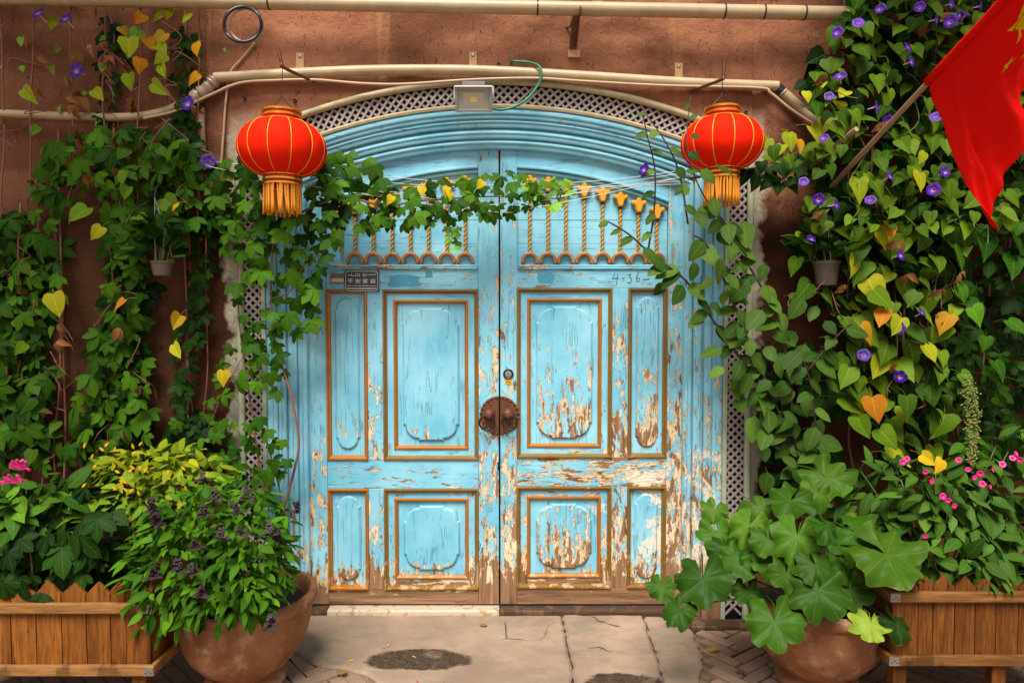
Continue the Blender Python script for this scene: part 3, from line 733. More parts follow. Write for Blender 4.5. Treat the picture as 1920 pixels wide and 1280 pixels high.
    # framed panels
    for (xs, narrow) in ((nx, True), (wx, False)):
        for (za, zb_, which) in ((zm0, zm1, 'mid'), (zb0, zb1, 'low')):
            mb = ring_frame(MB(), xs[0], xs[1], za, zb_, PRO_OUT); mo = mb.build('panel_moulding', M['gold_orange' if narrow and sg < 0 else 'gold_olive'], root)
            if narrow:
                P('panel', rect(MB(), xs[0]+.018, xs[1]-.018, za+.018, zb_-.018, YD+.018, YD+.03), 'paint_v', .02 + hard*.4, .12, za, zb_, bev=0)
                ix0, ix1, iz0, iz1 = xs[0]+.018, xs[1]-.018, za+.018, zb_-.018
                wdt = (ix1-ix0)*.70; cx = (ix0+ix1)/2; mz = .030 if which == 'mid' else .024
                pl = carved(cx-wdt/2, cx+wdt/2, iz0+mz*1.3, iz1-mz*.9, True)
            else:
                inx0, inx1 = xs[0]+.019, xs[1]-.019
                fr = .056
                for (a, b, c_, d, mt) in ((inx0, xs[0]+fr+.006, za+.019, zb_-.019, 'paint_v'), (xs[1]-fr-.006, inx1, za+.019, zb_-.019, 'paint_v'),
                                          (xs[0]+fr+.0065, xs[1]-fr-.0065, zb_-fr-.006, zb_-.019, 'paint_h'), (xs[0]+fr+.0065, xs[1]-fr-.0065, za+.019, za+fr+.006, 'paint_h')):
                    P('panel_border', rect(MB(), a, b, c_, d, YD+.012, YD+.03), mt, .05 + hard*.5 + (.2 if which == 'low' else 0), .16, za, zb_, bev=.001)
                ring_frame(MB(), xs[0]+fr, xs[1]-fr, za+fr, zb_-fr, PRO_IN).build('inner_moulding', M['gold_orange'], root)
                P('panel', rect(MB(), xs[0]+fr+.016, xs[1]-fr-.016, za+fr+.016, zb_-fr-.016, YD+.026, YD+.036), 'paint_v', .02 + hard*.3, .1, za, zb_, bev=0)
                m_ = .030; pl = carved(xs[0]+fr+.021+m_, xs[1]-fr-.021-m_, za+fr+.021+m_*.9, zb_-fr-.021-m_*.75, False)
            zs = [z for _, z in pl]; mb = MB(); mb.prism(pl, YD+.004 if narrow else YD+.010, YD+.028, .009)
            wl = {(-1,True,'mid'):.50,(-1,True,'low'):.62,(-1,False,'mid'):.42,(-1,False,'low'):.55,(1,True,'mid'):.56,(1,True,'low'):.55,(1,False,'mid'):.50,(1,False,'low'):.50}[(sg,narrow,which)]
            w0 = {(1,False,'low'):.30,(1,False,'mid'):.16,(1,True,'mid'):.16}.get((sg,narrow,which), -.12)
            mb.build('raised_panel', M['paint_v'], root, wear=w0, wear_low=wl, z_low=min(zs), z_high=min(zs)+(max(zs)-min(zs))*(.55 if sg < 0 else .8))
    # half of the knocker plate with studs, boss and ring
    KC = Vector((W(936.6, 778, YD).x, YD, DZ(778))); rk = .105; nn = 24
    poly = [(KC.x + sg*.004, KC.z-rk)] + [(KC.x + sg*(.004 + rk*math.cos(a)), KC.z + rk*math.sin(a)) for a in [-PI/2 + PI*k/nn for k in range(1, nn)]] + [(KC.x+sg*.004, KC.z+rk)]
    if sg < 0: poly = poly[::-1]
    mb = MB(); mb.prism(poly, YD-.010, YD+.002, .002); kp = mb.build('knocker_plate', M['rust'], root)
    st = MB(); st.lathe((0,0,0), [(.0,-.008),(.0045,-.007),(.008,-.003),(.0088,.002)], 10, 'Y'); sme = st.mesh('stud', M['rust'], True)
    for a in [(-PI/2 + PI*(k+.5)/12) for k in range(12)]:
        o = bpy.data.objects.new('stud', sme); COL.objects.link(o); o.parent = kp; o.location = (KC.x + sg*(.003 + .100*math.cos(a)), YD-.009, KC.z + .100*math.sin(a))
    for a, rr in ((.9, .078), (-.9, .080), (.1, .082)):
        o = bpy.data.objects.new('stud', sme); COL.objects.link(o); o.parent = kp; o.scale = (.7,.7,.7); o.location = (KC.x + sg*rr*math.cos(a), YD-.009, KC.z + rr*math.sin(a))
    bp = W(917 if sg < 0 else 952.5, 776, YD); bc = (bp.x, YD-.010, bp.z)
    mb = MB(); mb.lathe(bc, [(.0,-.052),(.012,-.050),(.014,-.044),(.012,-.036),(.020,-.028),(.030,-.018),(.034,-.006),(.034,.002)], 20, 'Y'); sm(mb.build('knocker_boss', M['rust'], root), 50)
    rc = Vector((bp.x + sg*.010, YD-.048, bp.z-.040)); mb = MB()
    mb.tube([rc + Vector((.041*math.sin(a), -.006*math.cos(a)-.002*math.sin(a)*sg, .041*math.cos(a))) for a in [2*PI*k/28 for k in range(29)]], .0062, 8, False); sm(mb.build('knocker_ring', M['iron'], root), 70)
    mb = MB(); mb.box(min(XM, XM+sg*.0), max(XM, XM)+.0001, YD+.03, YD+.044, ZB, ZTOP)
    if sg > 0:
        mb = MB(); mb.box(DX(930), DX(943), Y1+.001, Y1+.02, ZB, ZTOP+.01); mb.build('cover_strip', M['void'], root)

dl = thing('door_leaf', (DX(575.5), YD, .03), 'blue panelled door leaf carrying the black plaque, paint mostly sound', 'door', 'pair of blue door leaves')
leaf_parts(dl, -1)
dr = thing('door_leaf', (DX(1281.5), YD, .03), 'blue panelled door leaf with round lock, paint badly peeling to wood', 'door', 'pair of blue door leaves')
leaf_parts(dr, 1)
# lock
q = W(953, 701, YD); mb = MB(); mb.lathe((q.x, YD, q.z), [(.0195,-.006),(.025,-.009),(.029,-.006),(.029,.003)], 24, 'Y'); lk = sm(mb.build('lock_collar', M['iron'], dr), 50)
mb = MB(); mb.lathe((q.x, YD, q.z), [(.0,-.008),(.006,-.009),(.018,-.007),(.0195,-.003),(.0195,.002)], 20, 'Y'); sm(mb.build('lock_cylinder', M['steel'], lk), 50)
mb = MB(); mb.lathe((q.x, YD-.0085, q.z), [(.0,-.001),(.0035,-.0012),(.0035,.002)], 10, 'Y'); mb.build('keyhole', M['void'], lk)
mb = MB(); qz = DZ(716); mb.box(q.x-.018, q.x+.020, YD-.003, YD+.001, qz-.012, qz+.014); mb.build('paint_patch', M['gold_flower'], dr)
for dx in (-.006, .007): mb = MB(); mb.lathe((q.x+dx, YD-.003, qz), [(.0,-.002),(.004,-.0015),(.004,.002)], 8, 'Y'); mb.build('screw', M['iron'], dr)
# hasp pin low on the meeting edge
q = W(934, 872, YD); mb = MB(); mb.tube([(q.x, YD-.006, q.z+.02), (q.x+.003, YD-.012, q.z), (q.x, YD-.006, q.z-.02)], .005, 8); mb.build('latch_pin', M['iron'], dl)
# plaques
x0, x1, z1, z0 = W(647.5, 527, YD).x, W(711, 527, YD).x, DZ(507), DZ(547)
yp = YD - .013
ch = .010; poly = [(x0,z0),(x1,z0),(x1,z1),(x0,z1)]
mb = MB(); mb.prism(poly, yp, YD+.001, .001); pq = mb.build('plaque', M['blackplate'], dl); pq['label'] = 'black plaque with white lettering in two scripts'
ox = .0035
def outline(a): return [(x0+a+ch, z0+a), (x1-a-ch, z0+a), (x1-a, z0+a+ch), (x1-a, z1-a-ch), (x1-a-ch, z1-a), (x0+a+ch, z1-a), (x0+a, z1-a-ch), (x0+a, z0+a+ch)]
o1, o2 = outline(.0045), outline(.0065); mb = MB()
for y in (yp-.0008, yp+.0005):
    pass
mb.v += [(x, yp-.001, z) for x, z in o1] + [(x, yp-.001, z) for x, z in o2]
for k in range(8): mb.f.append((k, (k+1) % 8, 8+(k+1) % 8, 8+k))
mb.build('border_line', M['whitemark'], pq)
def text(body, cx, cz, height, y, mat, parent, name='lettering', width=None):
    cu = bpy.data.curves.new(name, 'FONT'); cu.body = body; cu.align_x = 'CENTER'; cu.align_y = 'CENTER'; cu.size = height; cu.resolution_u = 2
    to = bpy.data.objects.new(name, cu); COL.objects.link(to)
    dg = bpy.context.evaluated_depsgraph_get(); me = bpy.data.meshes.new_from_object(to.evaluated_get(dg)); bpy.data.objects.remove(to)
    if not len(me.vertices): return None
    xs = [v.co.x for v in me.vertices]; ys = [v.co.y for v in me.vertices]; mx = (min(xs)+max(xs))/2; my = (min(ys)+max(ys))/2
    kx = (width/(max(xs)-min(xs))) if width else 1.0; kz = height/(max(ys)-min(ys))
    for v in me.vertices: v.co = (cx + (v.co.x-mx)*kx, y, cz + (v.co.y-my)*kz)
    me.materials.clear(); me.materials.append(mat); o = bpy.data.objects.new(name, me); COL.objects.link(o); o.parent = parent
    if parent.type == 'EMPTY': o.location = -parent.location
    return o
cx = (x0+x1)/2; hh = z1-z0; ww = x1-x0
try:
    text('\ufeea\ufee0\ufbe9\ufe8b\ufe8e\ufe8b', cx-ww*.23, z0+hh*.79, hh*.135, yp-.0012, M['whitemark'], pq, width=ww*.36)
    text('\ufb7b\ufbe9\ufee8\ufbe9\ufe97', cx+ww*.22, z0+hh*.79, hh*.15, yp-.0012, M['whitemark'], pq, width=ww*.38)
    for k, chh in enumerate('平安家庭'): text(chh, x0 + ww*(.165+.222*k), z0+hh*.50, hh*.20, yp-.0012, M['whitemark'], pq, width=ww*.155)
except Exception as ex: print('text', ex)
r7 = random.Random(7); mb = MB(); xx = x0+.012
while xx < x1-.014:
    w2 = r7.uniform(.0015, .0045); h2 = r7.uniform(.0015, .004); zz = z0+hh*.265+r7.uniform(-.001,.001)
    mb.add([(xx,yp-.0012,zz),(xx+w2,yp-.0012,zz),(xx+w2,yp-.0012,zz+h2),(xx,yp-.0012,zz+h2)], [(0,1,2,3)]); xx += w2+r7.uniform(.0004,.0016)
xx = x0+.013
while xx < x1-.014:
    zz = z0+hh*.13
    for q_ in range(2): mb.add([(xx,yp-.0012,zz+q_*.0032),(xx+.004,yp-.0012,zz+q_*.0032),(xx+.004,yp-.0012,zz+.002+q_*.0032),(xx,yp-.0012,zz+.002+q_*.0032)], [(0,1,2,3)])
    mb.add([(xx+.0014,yp-.00125,zz),(xx+.0026,yp-.00125,zz),(xx+.0026,yp-.00125,zz+.0062),(xx+.0014,yp-.00125,zz+.0062)], [(0,1,2,3)]); xx += .0052
mb.build('small_lettering', M['whitemark'], pq)
xa, xb, za, zb_ = W(619.5, 520, YD).x, W(646, 520, YD).x, DZ(531), DZ(513)
mb = MB(); mb.prism([(xa,za),(xb,za),(xb,zb_),(xa,zb_)], YD-.004, YD+.002, .001); pb = mb.build('plaque', M['brownplate'], dl); pb['label'] = 'small worn brown plaque, lettering rubbed away'
mb = MB(); mb.box(xa+.006, xb-.004, YD-.0050, YD-.0035, za+.006, za+.026); mb.build('faded_field', M['creamsill'], pb)
# ink stains on the letter rails and handwriting
def blot(parent, px0, px1, py0, py1, seed, mat='stain', n=26):
    r = random.Random(seed); mb = MB(); cx, cz = W((px0+px1)/2, 520, YD).x, DZ((py0+py1)/2); rx = abs(W(px1, 520, YD).x - W(px0, 520, YD).x)/2; rz = abs(DZ(py0)-DZ(py1))/2
    P = []
    for k in range(n):
        a = 2*PI*k/n; s_ = (abs(math.cos(a))**6 + abs(math.sin(a))**6)**(-1/6) * r.uniform(.78, 1); P.append((cx + rx*s_*math.cos(a), cz + rz*s_*math.sin(a)))
    mb.prism(P, YD-.0004, YD+.004); return mb.build('paint_smear', M[mat], parent)
blot(dl, 724, 792, 514, 538, 4); blot(dl, 797, 812, 507, 521, 5, n=8)
blot(dr, 1006, 1040, 511, 531, 6, n=14)
D4 = [[(1153,512),(1148,522),(1160,521)], [(1158,513),(1156,533)]]
strokes(dr, D4 + [[(1166,522),(1171,521)], [(1176,515),(1183,514),(1180,520),(1185,523),(1182,530),(1176,530)], [(1198,510),(1193,519),(1193,527),(1199,527),(1199,521),(1193,522)], [(1205,524),(1218,523)]], YD-.0005)
strokes(dl, [[(585,506),(583,511),(587,513),(584,516)], [(591,505),(588,505),(588,510),(592,511),(590,516)], [(595,510),(593,508),(595,505),(597,508),(595,516)], [(600,505),(603,505),(600,516),(604,515)], [(608,504),(607,516)]], YD-.0005, .0011)
strokes(dl, [[(590,583),(592,581),(591,590)], [(596,582),(594,585),(597,586),(595,591)], [(601,581),(599,591)], [(604,582),(606,583),(605,591)]], YD-.0005, .0010)

# ------------------------------------------------------------------ pipes, cables, fittings on the wall
def tubething(name, pts, r, mat, label, cat, n=10, sub=6, group=None, smooth=True):
    mb = MB(); mb.tube(smooth_path(pts, sub) if sub > 1 else pts, r, n); o = mb.build(name, M[mat]); sm(o, 60); return tag(o, label, cat, group)
# high drain pipe
dp = thing('drain_pipe', W(800, 8, -.14), 'thick ivory drain pipe running along the top of the wall', 'pipe')
def gp(px): return W(px, -4 + 30*px/1588, -.14)
mb = MB(); mb.tube([gp(p) for p in (-200, 200, 600, 1000, 1400, 1588)], .034, 16); sm(mb.build('pipe', M['conduit'], dp), 60)
for px in (128, 505, 1008, 1118, 1358, 1432, 1508):
    mb = MB(); c = gp(px); d = (gp(px+10)-gp(px-10)).normalized(); w2 = .022 if px in (128, 1118) else .004
    mb.tube([c-d*w2, c+d*w2], .0362, 16); sm(mb.build('joint', M['conduit'] if w2 > .01 else M['black_cable'], dp), 60)
# bracket for it
br = thing('pipe_bracket', W(1078, 100, 0), 'rusty angle iron bracket with square plate holding up the drain pipe', 'bracket')
q = W(1076, 103, 0); mb = MB(); mb.box(q.x-.032, q.x+.032, -.016, .01, q.z-.018, q.z+.018); mb.build('base_plate', M['strap'], br, bev=.002)
a = W(1082, 14, -.16); b = W(1074, 92, -.012); ax = Vector((.018, 0, 0))
mb = MB(); d = (a-b); mb.obox((a+b)/2, ax, d.cross(ax).normalized()*.004, d/2); mb.build('arm', M['rust'], br)
mb = MB(); mb.obox((a+b)/2 + Vector((.016, -.016, 0)), Vector((.003, 0, 0)), d.cross(ax).normalized()*.018, d/2); mb.build('flange', M['rust'], br)
mb = MB(); a2 = W(1066, 52, 0); mb.tube([W(1084, 12, -.16), W(1070, 50, -.03), W(1062, 52, .0)], .006, 8); mb.build('tie', M['rust'], br)
# middle conduit with straps
cd = thing('cable_conduit', W(900, 133, -.045), 'ivory cable conduit strapped to the wall just above the door arch', 'pipe')
cpts = [W(p[0], p[1], -.05) for p in ((403,146),(530,139),(700,132),(880,132),(1060,141),(1280,155),(1458,162))]
mb = MB(); mb.tube(smooth_path(cpts, 6), .0265, 14); sm(mb.build('pipe', M['conduit'], cd), 60)
for px, py in ((460,143),(640,134),(1010,138),(1150,147),(1405,160)):
    c = W(px, py, -.05); mb = MB(); mb.tube([c+Vector((-.003,0,0)), c+Vector((.003,0,0))], .0272, 14); mb.build('joint', M['goldpipe'], cd)
for px, py in ((563,113),(887,111),(1272,132)):
    c = W(px, py, -.003); mb = MB(); mb.box(c.x-.021, c.x+.021, -.012, .006, c.z-.045, c.z+.036)
    sp_ = mb.build('strap', M['strap'], cd, bev=.002); mb = MB(); mb.lathe((c.x, -.012, c.z+.018), [(.0,-.006),(.008,-.005),(.011,.0)], 10, 'Y'); mb.build('bolt', M['steel'], sp_)
mb = MB()
fx = [W(1466,172,-.05), W(1490,193,-.05), W(1515,215,-.06), W(1540,232,-.07)]; P_ = smooth_path(fx, 14)
mb.tube(P_, [.023 + .003*(k % 2) for k in range(len(P_))], 12); tag(mb.build('flexible_conduit', M['conduit'], None, True), 'ribbed ivory conduit running down from the conduit end into the morning glory', 'pipe')
mb = MB(); mb.tube([W(1458,163,-.05), W(1470,176,-.05)], .024, 12); tag(mb.build('rubber_sleeve', M['black_cable']), 'black rubber sleeve between the straight and the ribbed conduit', 'sleeve')
tubething('flexible_conduit', [W(a_, b_, -.045) for a_, b_ in ((-160,208),(0,213),(150,219),(250,219),(310,208),(360,185),(392,165))], .021, 'conduit', 'ivory hose sagging across the brown wall to the conduit end', 'pipe', 12)
mb = MB(); pw = smooth_path([W(362,186,-.05), W(378,174,-.05), W(394,160,-.05), W(404,148,-.05)], 8); rw = random.Random(5)
mb.tube(pw, [.026 + rw.uniform(0, .014) for _ in pw], 12); tag(mb.build('plastic_wrap', M['wrap'], None, True), 'crumpled plastic wrap bound round the conduit joint', 'wrapping')
tubething('cable', [W(a_, b_, -.075) for a_, b_ in ((270,222),(330,208),(395,178),(450,156),(520,151),(590,150),(680,157),(760,158),(880,150),(1000,147),(1100,153),(1250,161),(1420,165),(1445,175),(1480,203),(1535,240))], .0075, 'tan_cable', 'thin tan cable looping along under the ivory conduit', 'cable', 8)
mb = MB(); mb.tube(smooth_path([W(376,203,-.03), W(377,240,-.03), W(379,287,-.03)], 4), .0205, 12); cv = mb.build('conduit_stub', M['conduit']); sm(cv, 60); tag(cv, 'short upright ivory conduit stub below the plastic wrapped joint', 'pipe')
tubething('cable', [W(a_, b_, -.02) for a_, b_ in ((478,80),(452,112),(432,137),(424,185),(419,250),(415,305))], .0062, 'tan_cable', 'thin tan cable dropping from the coil down the wall', 'cable', 8)
def coil(c, rx, rz, r, y, name, mat, label):
    mb = MB(); mb.tube([W(c[0]+rx*math.cos(t), c[1]+rz*math.sin(t), y + .012*math.sin(3*t)) for t in [2*PI*k/40 for k in range(81)]], r, 8, False); o = mb.build(name, M[mat]); sm(o, 70); return tag(o, label, 'cable')
coil((455,46), 35, 33, .0085, -.17, 'cable_coil', 'black_cable', 'coil of black cable hanging from the drain pipe')
coil((462,48), 31, 31, .0055, -.145, 'cable_coil', 'tan_cable', 'thin tan cable coil hanging behind the black one')
tubething('green_cable', [W(958,112,.0), W(963,115,-.05), W(990,117,-.06), W(1010,124,-.09), W(1015,138,-.10), W(1010,158,-.10), W(990,184,-.11), W(965,200,-.13), W(940,206,-.14), W(918,203,-.15)], .0068, 'green_cable', 'green cable from a hole in the wall down to the floodlight', 'cable', 8, 8)
# floodlight, tipped down
fl = thing('floodlight', W(886, 205, -.10), 'square grey floodlight fixed over the middle of the arch', 'floodlight')
def frame_pts(c, w, h, tilt):
    up = Vector((0, math.sin(tilt), math.cos(tilt))); fw = Vector((0, -math.cos(tilt), math.sin(tilt))); return c, Vector((w/2, 0, 0)), up*h/2, fw
c, fx_, fu, ff = frame_pts(W(888, 187, -.17), .188, .118, R(-24))
mb = MB(); mb.obox(c - ff*.030, fx_*.97, fu*.97, ff*.022); mb.build('housing', M['silver'], fl, bev=.006)
mb = MB()
for sx in (-1, 1): mb.obox(c + fx_*sx*.93, fx_*.075, fu, ff*.010)
for sz in (-1, 1): mb.obox(c + fu*sz*.89, fx_*.855, fu*.11, ff*.0098)
mb.build('bezel', M['silver'], fl, bev=.002)
mb = MB(); mb.obox(c - ff*.004, fx_*.86, fu*.79, ff*.003); gl = mb.build('glass', M['lampglass'], fl)
mb = MB(); o_ = c - ff*.0005
P1 = [o_ + fx_*a*.56 + fu*b*.55 for a, b in ((-1,-1),(1,-1),(1,1),(-1,1))]; P2 = [o_ - ff*.0 + fx_*a*.2 + fu*b*.2 + ff*.0006 for a, b in ((-1,-1),(1,-1),(1,1),(-1,1))]
mb.add(P1 + P2, [(k, (k+1) % 4, 4+(k+1) % 4, 4+k) for k in range(4)]); mb.build('reflector', M['reflector'], gl)
mb = MB(); mb.obox(o_ + ff*.001, fx_*.19, fu*.2, ff*.0012); mb.build('led', M['led'], gl)
mb = MB(); mb.obox(c + fu*1.06 - ff*.004, fx_*1.02, fu*.05, ff*.022); mb.build('visor', M['white_lamp'], fl, bev=.002)
mb = MB()
for k in range(6): mb.obox(c + fu*1.2 - ff*(.016+.012*k), fx_*.6, fu*.16, ff*.0028)
mb.build('cooling_fins', M['silver'], fl)
for sx in (-1, 1):
    mb = MB(); mb.tube([c + fx_*sx*1.04 - ff*.02, c + fx_*sx*1.04 + fu*.9 - ff*.06, Vector((c.x + fx_.x*sx*.9, .0, c.z + .10))], .006, 6); mb.build('bracket', M['silver'], fl)
# iron hooks for the lanterns
def hook(pts, label):
    mb = MB(); mb.tube(smooth_path(pts, 5), .0085, 8); o = mb.build('lantern_hook', M['rust']); sm(o, 60); tag(o, label, 'hook')
hook([W(589,152,.0), W(575,147,-.10), W(532,127,-.30), W(528,118,-.315), W(521,92,-.32)], 'bent rusty iron rod reaching out over the lantern by the creeper')
hook([W(1296,174,.0), W(1310,166,-.10), W(1352,150,-.30), W(1356,143,-.315), W(1358,112,-.32)], 'bent rusty iron rod reaching out over the lantern by the flag')

# ------------------------------------------------------------------ red lanterns
def lantern(pc, half, ytop, ybot, ytas, Y, label, seed):
    r = random.Random(seed)
    C = W(pc[0], pc[1], Y); s = half / (FPX/(Y - CAM.y)); top = W(pc[0], ytop, Y).z; bot = W(pc[0], ybot, Y).z; tas = W(pc[0], ytas, Y).z
    root = thing('red_lantern', (C.x, Y, tas), label, 'lantern', 'red festival lanterns')
    cz = (top+bot)/2; hz = (top-bot)/2; ncol = s*.415; NR = 12; nseg = NR*6; prof = []
    for k in range(17):
        a = -1 + 2*k/16; e = math.sin(math.acos(max(-1, min(1, a*.93)))) ; rr = ncol + (s-ncol)*((e-math.sin(math.acos(.93)))/(1-math.sin(math.acos(.93))))**.86; prof.append((rr, cz + hz*a))
    mb = MB(); nseg = 120
    for (rr, z) in prof:
        for k in range(nseg):
            t = 2*PI*k/nseg; sc_ = 1 - .038*(1-abs(math.sin(NR*t/2)))**1.5*(rr-ncol)/(s-ncol) + .007*mnoise.noise(Vector((math.cos(t)*5, math.sin(t)*5, z*22+seed)))
            mb.v.append((C.x + rr*sc_*math.cos(t), Y + rr*sc_*math.sin(t), z))
    for i in range(16):
        for k in range(nseg): k2 = (k+1) % nseg; mb.f.append((i*nseg+k, i*nseg+k2, (i+1)*nseg+k2, (i+1)*nseg+k))
    body = mb.build('body', M['lantern'], root, True)
    for k in range(NR):
        t = 2*PI*k/NR + 0; mb = MB(); mb.tube([(C.x + (rr*(1-.038*(rr-ncol)/(s-ncol))+.0015)*math.cos(t), Y + (rr*(1-.038*(rr-ncol)/(s-ncol))+.0015)*math.sin(t), z) for rr, z in prof], .0023, 6); mb.build('rib', M['giltrib'], body, True)
    for (zb, zt, nm) in ((top-.006, top+.044, 'top_collar'), (bot-.044, bot+.006, 'bottom_collar')):
        pr = []; 
        for i in range(13):
            z = zb + (zt-zb)*i/12; pr.append((ncol*(1.0 + .035*(1 if i % 4 < 2 else -1)), z))
        mb = MB(); mb.lathe((C.x, Y, 0), pr, 40); mb.lathe((C.x, Y, 0), [(ncol*.9, zt), (ncol*.9, zb)], 40)
        cl = mb.build(nm, M['redfoil'], root, False)
        for zz in (zb+.003, (zb+zt)/2, zt-.003):
            mb = MB(); mb.lathe((C.x, Y, 0), [(ncol*1.03, zz-.006), (ncol*1.075, zz-.004), (ncol*1.075, zz+.004), (ncol*1.03, zz+.006)], 40); sm(mb.build('gilt_band', M['gilt'], cl), 40)
    NS = 40
    for k in range(NS):
        t = 2*PI*k/NS + r.uniform(-.05, .05); rr = ncol*r.uniform(.93, 1.02); x, y = C.x + rr*math.cos(t), Y + rr*math.sin(t); zt = bot-.038; L = (zt-tas)*r.uniform(.93, 1.05)
        dx, dy = r.uniform(-.006, .006), r.uniform(-.006, .006); mb = MB()
        mb.tube([(x, y, zt), (x+dx*.4+r.uniform(-.002,.002), y+dy*.4, zt-L*.35), (x+dx*.8, y+dy, zt-L*.7), (x+dx*1.2, y+dy*1.2, zt-L)], [.0045, .0058, .0055, .0062], 6); mb.build('tassel_strand', M['tassel'], root, True)
    wt = W(pc[0], 130 if pc[0] < 900 else 150, Y)
    mb = MB(); mb.tube([(C.x-ncol*.9, Y, top+.04), (C.x-.01, Y, top+.10), (C.x, Y, top+.12)], .0018, 5); mb.tube([(C.x+ncol*.9, Y, top+.04), (C.x+.01, Y, top+.10), (C.x, Y, top+.12)], .0018, 5)
    mb.tube([(C.x, Y, top+.115), (wt.x, Y, wt.z)], .002, 5); mb.build('hanging_wire', M['iron'], root)
lantern((529.5, 300), 80.5, 227, 331, 401, -.305, 'red cloth lantern with golden tassel hanging against the left-hand creeper', 1)
lantern((1354, 265), 75, 221, 318, 384, -.305, 'red cloth lantern with a vine sprig crossing its tassel, near the flag', 2)

# ------------------------------------------------------------------ flag on its pole
fp0, fp1 = W(1548, 362, -.02), W(1738, 157, -.92); fd = (fp1-fp0)
pole_end = fp0 + fd*1.95
fg = thing('flag', fp0, 'red flag with yellow stars drooping from a slanting pole', 'flag')
mb = MB(); mb.tube([fp0 - fd*.02, fp0 + fd*.5, fp1, pole_end], [.0135, .0125, .0118, .010], 10); sm(mb.build('pole', M['bamboo'], fg), 60)
uh = fd.normalized(); HL = .66
def bez(P, t): 
    P = [Vector(p) for p in P]
    while len(P) > 1: P = [P[i].lerp(P[i+1], t) for i in range(len(P)-1)]
    return P[0]
F0 = fp1 + uh*.01; F1 = F0 + uh*HL
B = W(1868, 433, -.98); Q = W(1955, 60, -1.15)
botc = [F0, W(1768, 285, -.96), W(1812, 372, -1.0), B]
topc = [F1, F1 + Vector((.06, -.02, -.25)), Q + Vector((-.02, 0, .22)), Q]
def fs(u, v):
    a = bez(botc, v); b = bez(topc, v); p = a.lerp(b, u)
    n_ = Vector((.25, -1, .1)).normalized()
    amp = (.25 + .75*v)
    # gathers run from the sleeve to the low corner
    p = p + n_*(.045*amp*math.sin(u*11 + v*2.2 + .6) + .022*amp*math.sin(u*23 - v*3) + .008*math.sin(u*47 + v*9)*amp) * min(1, v*4 + .05)
    return p + n_*(.010*mnoise.noise(Vector((u*8, v*7, 2))) + .004*mnoise.noise(Vector((u*22, v*15, 7))))
mb = MB(); NU, NV = 90, 70
for i in range(NU+1):
    for j in range(NV+1): mb.v.append(tuple(fs(i/NU, j/NV)))
for i in range(NU):
    for j in range(NV): a = i*(NV+1)+j; mb.f.append((a, a+1, a+NV+2, a+NV+1))
clo = mb.build('cloth', M['flag'], fg, True); md = clo.modifiers.new('thickness', 'SOLIDIFY'); md.thickness = .0012
mb = MB(); mb.tube([F0 + uh*(HL*k/6) for k in range(7)], [.019, .018, .018, .017, .018, .017, .018], 12); mb.build('sleeve', M['flag'], fg, True)
def star(cu_, cv_, r, rot):
    pts = [(cu_, cv_)]
    for k in range(10):
        rr = r if k % 2 == 0 else r*.382; a = rot + PI*k/5; pts.append((cu_ + rr*math.cos(a), cv_ + rr*math.sin(a)/1.5))
    for off in (-.004, .004):
        mb = MB(); n_ = Vector((.25, -1, .1)).normalized(); S_ = 4; 
        for k in range(10):
            a, b, c_ = pts[0], pts[1+k], pts[1+(k+1) % 10]; o = len(mb.v); idx = {}
            for i in range(S_+1):
                for j in range(S_+1-i):
                    l, m2 = i/S_, j/S_; u = a[0]*(1-l-m2)+b[0]*l+c_[0]*m2; v = a[1]*(1-l-m2)+b[1]*l+c_[1]*m2; idx[(i,j)] = len(mb.v); mb.v.append(tuple(fs(min(1,max(0,u)), min(1,max(0,v))) + n_*off))
            for i in range(S_):
                for j in range(S_-i):
                    mb.f.append((idx[(i,j)], idx[(i+1,j)], idx[(i,j+1)]))
                    if j < S_-i-1: mb.f.append((idx[(i+1,j)], idx[(i+1,j+1)], idx[(i,j+1)]))
        mb.build('star', M['star'], clo, True)
star(.74, .19, .15, 0)
for su, sv, rt in ((.90,.34,.6),(.80,.41,.2),(.66,.41,.9),(.56,.34,.4)): star(su, sv, .05, rt)
tubething('pole_stub', [W(1606,242,-.42), W(1580,262,-.33), W(1550,287,-.22), W(1524,310,-.04)], .0125, 'bamboo', 'short cut end of a wooden pole jutting from the morning glory below the flag', 'pole', 10, 3)

# ------------------------------------------------------------------ twine across the doorway
tw = [((395,303),(560,318),(700,329),(930,347),(1130,338),(1296,318)), ((470,318),(880,352),(1296,345)), ((520,335),(900,380),(1040,362),(1296,322)), ((540,342),(930,375),(1100,360),(1296,330)), ((560,350),(930,384),(1130,352),(1296,338)), ((390,312),(440,322),(560,345),(900,395),(1010,388),(1298,328))]
for k, pts in enumerate(tw):
    mb = MB(); mb.tube(smooth_path([W(a_, b_, -.10 - .012*k) for a_, b_ in pts], 5), .0015, 5)
    tag(mb.build('twine', M['twine']), 'thin white twine stretched across the top of the doorway', 'twine', 'twines across the doorway')
# number plate half hidden by leaves
q0, q1 = W(386, 356, -.012), W(418, 402, -.012)
mb = MB(); mb.box(q0.x, q1.x, -.016, -.002, q1.z, q0.z); npl = mb.build('number_plate', M['whitemark'], None, bev=.002); tag(npl, 'white enamel plate with blue edges half hidden in creeper', 'sign')
for zz in (q0.z-.012, q1.z+.012):
    mb = MB(); mb.box(q0.x+.003, q1.x-.003, -.0172, -.0155, zz-.008, zz+.008); mb.build('blue_band', M['blueband'] if 'blueband' in M else simple('blue_enamel', (0.03, 0.06, 0.30), .3), npl)

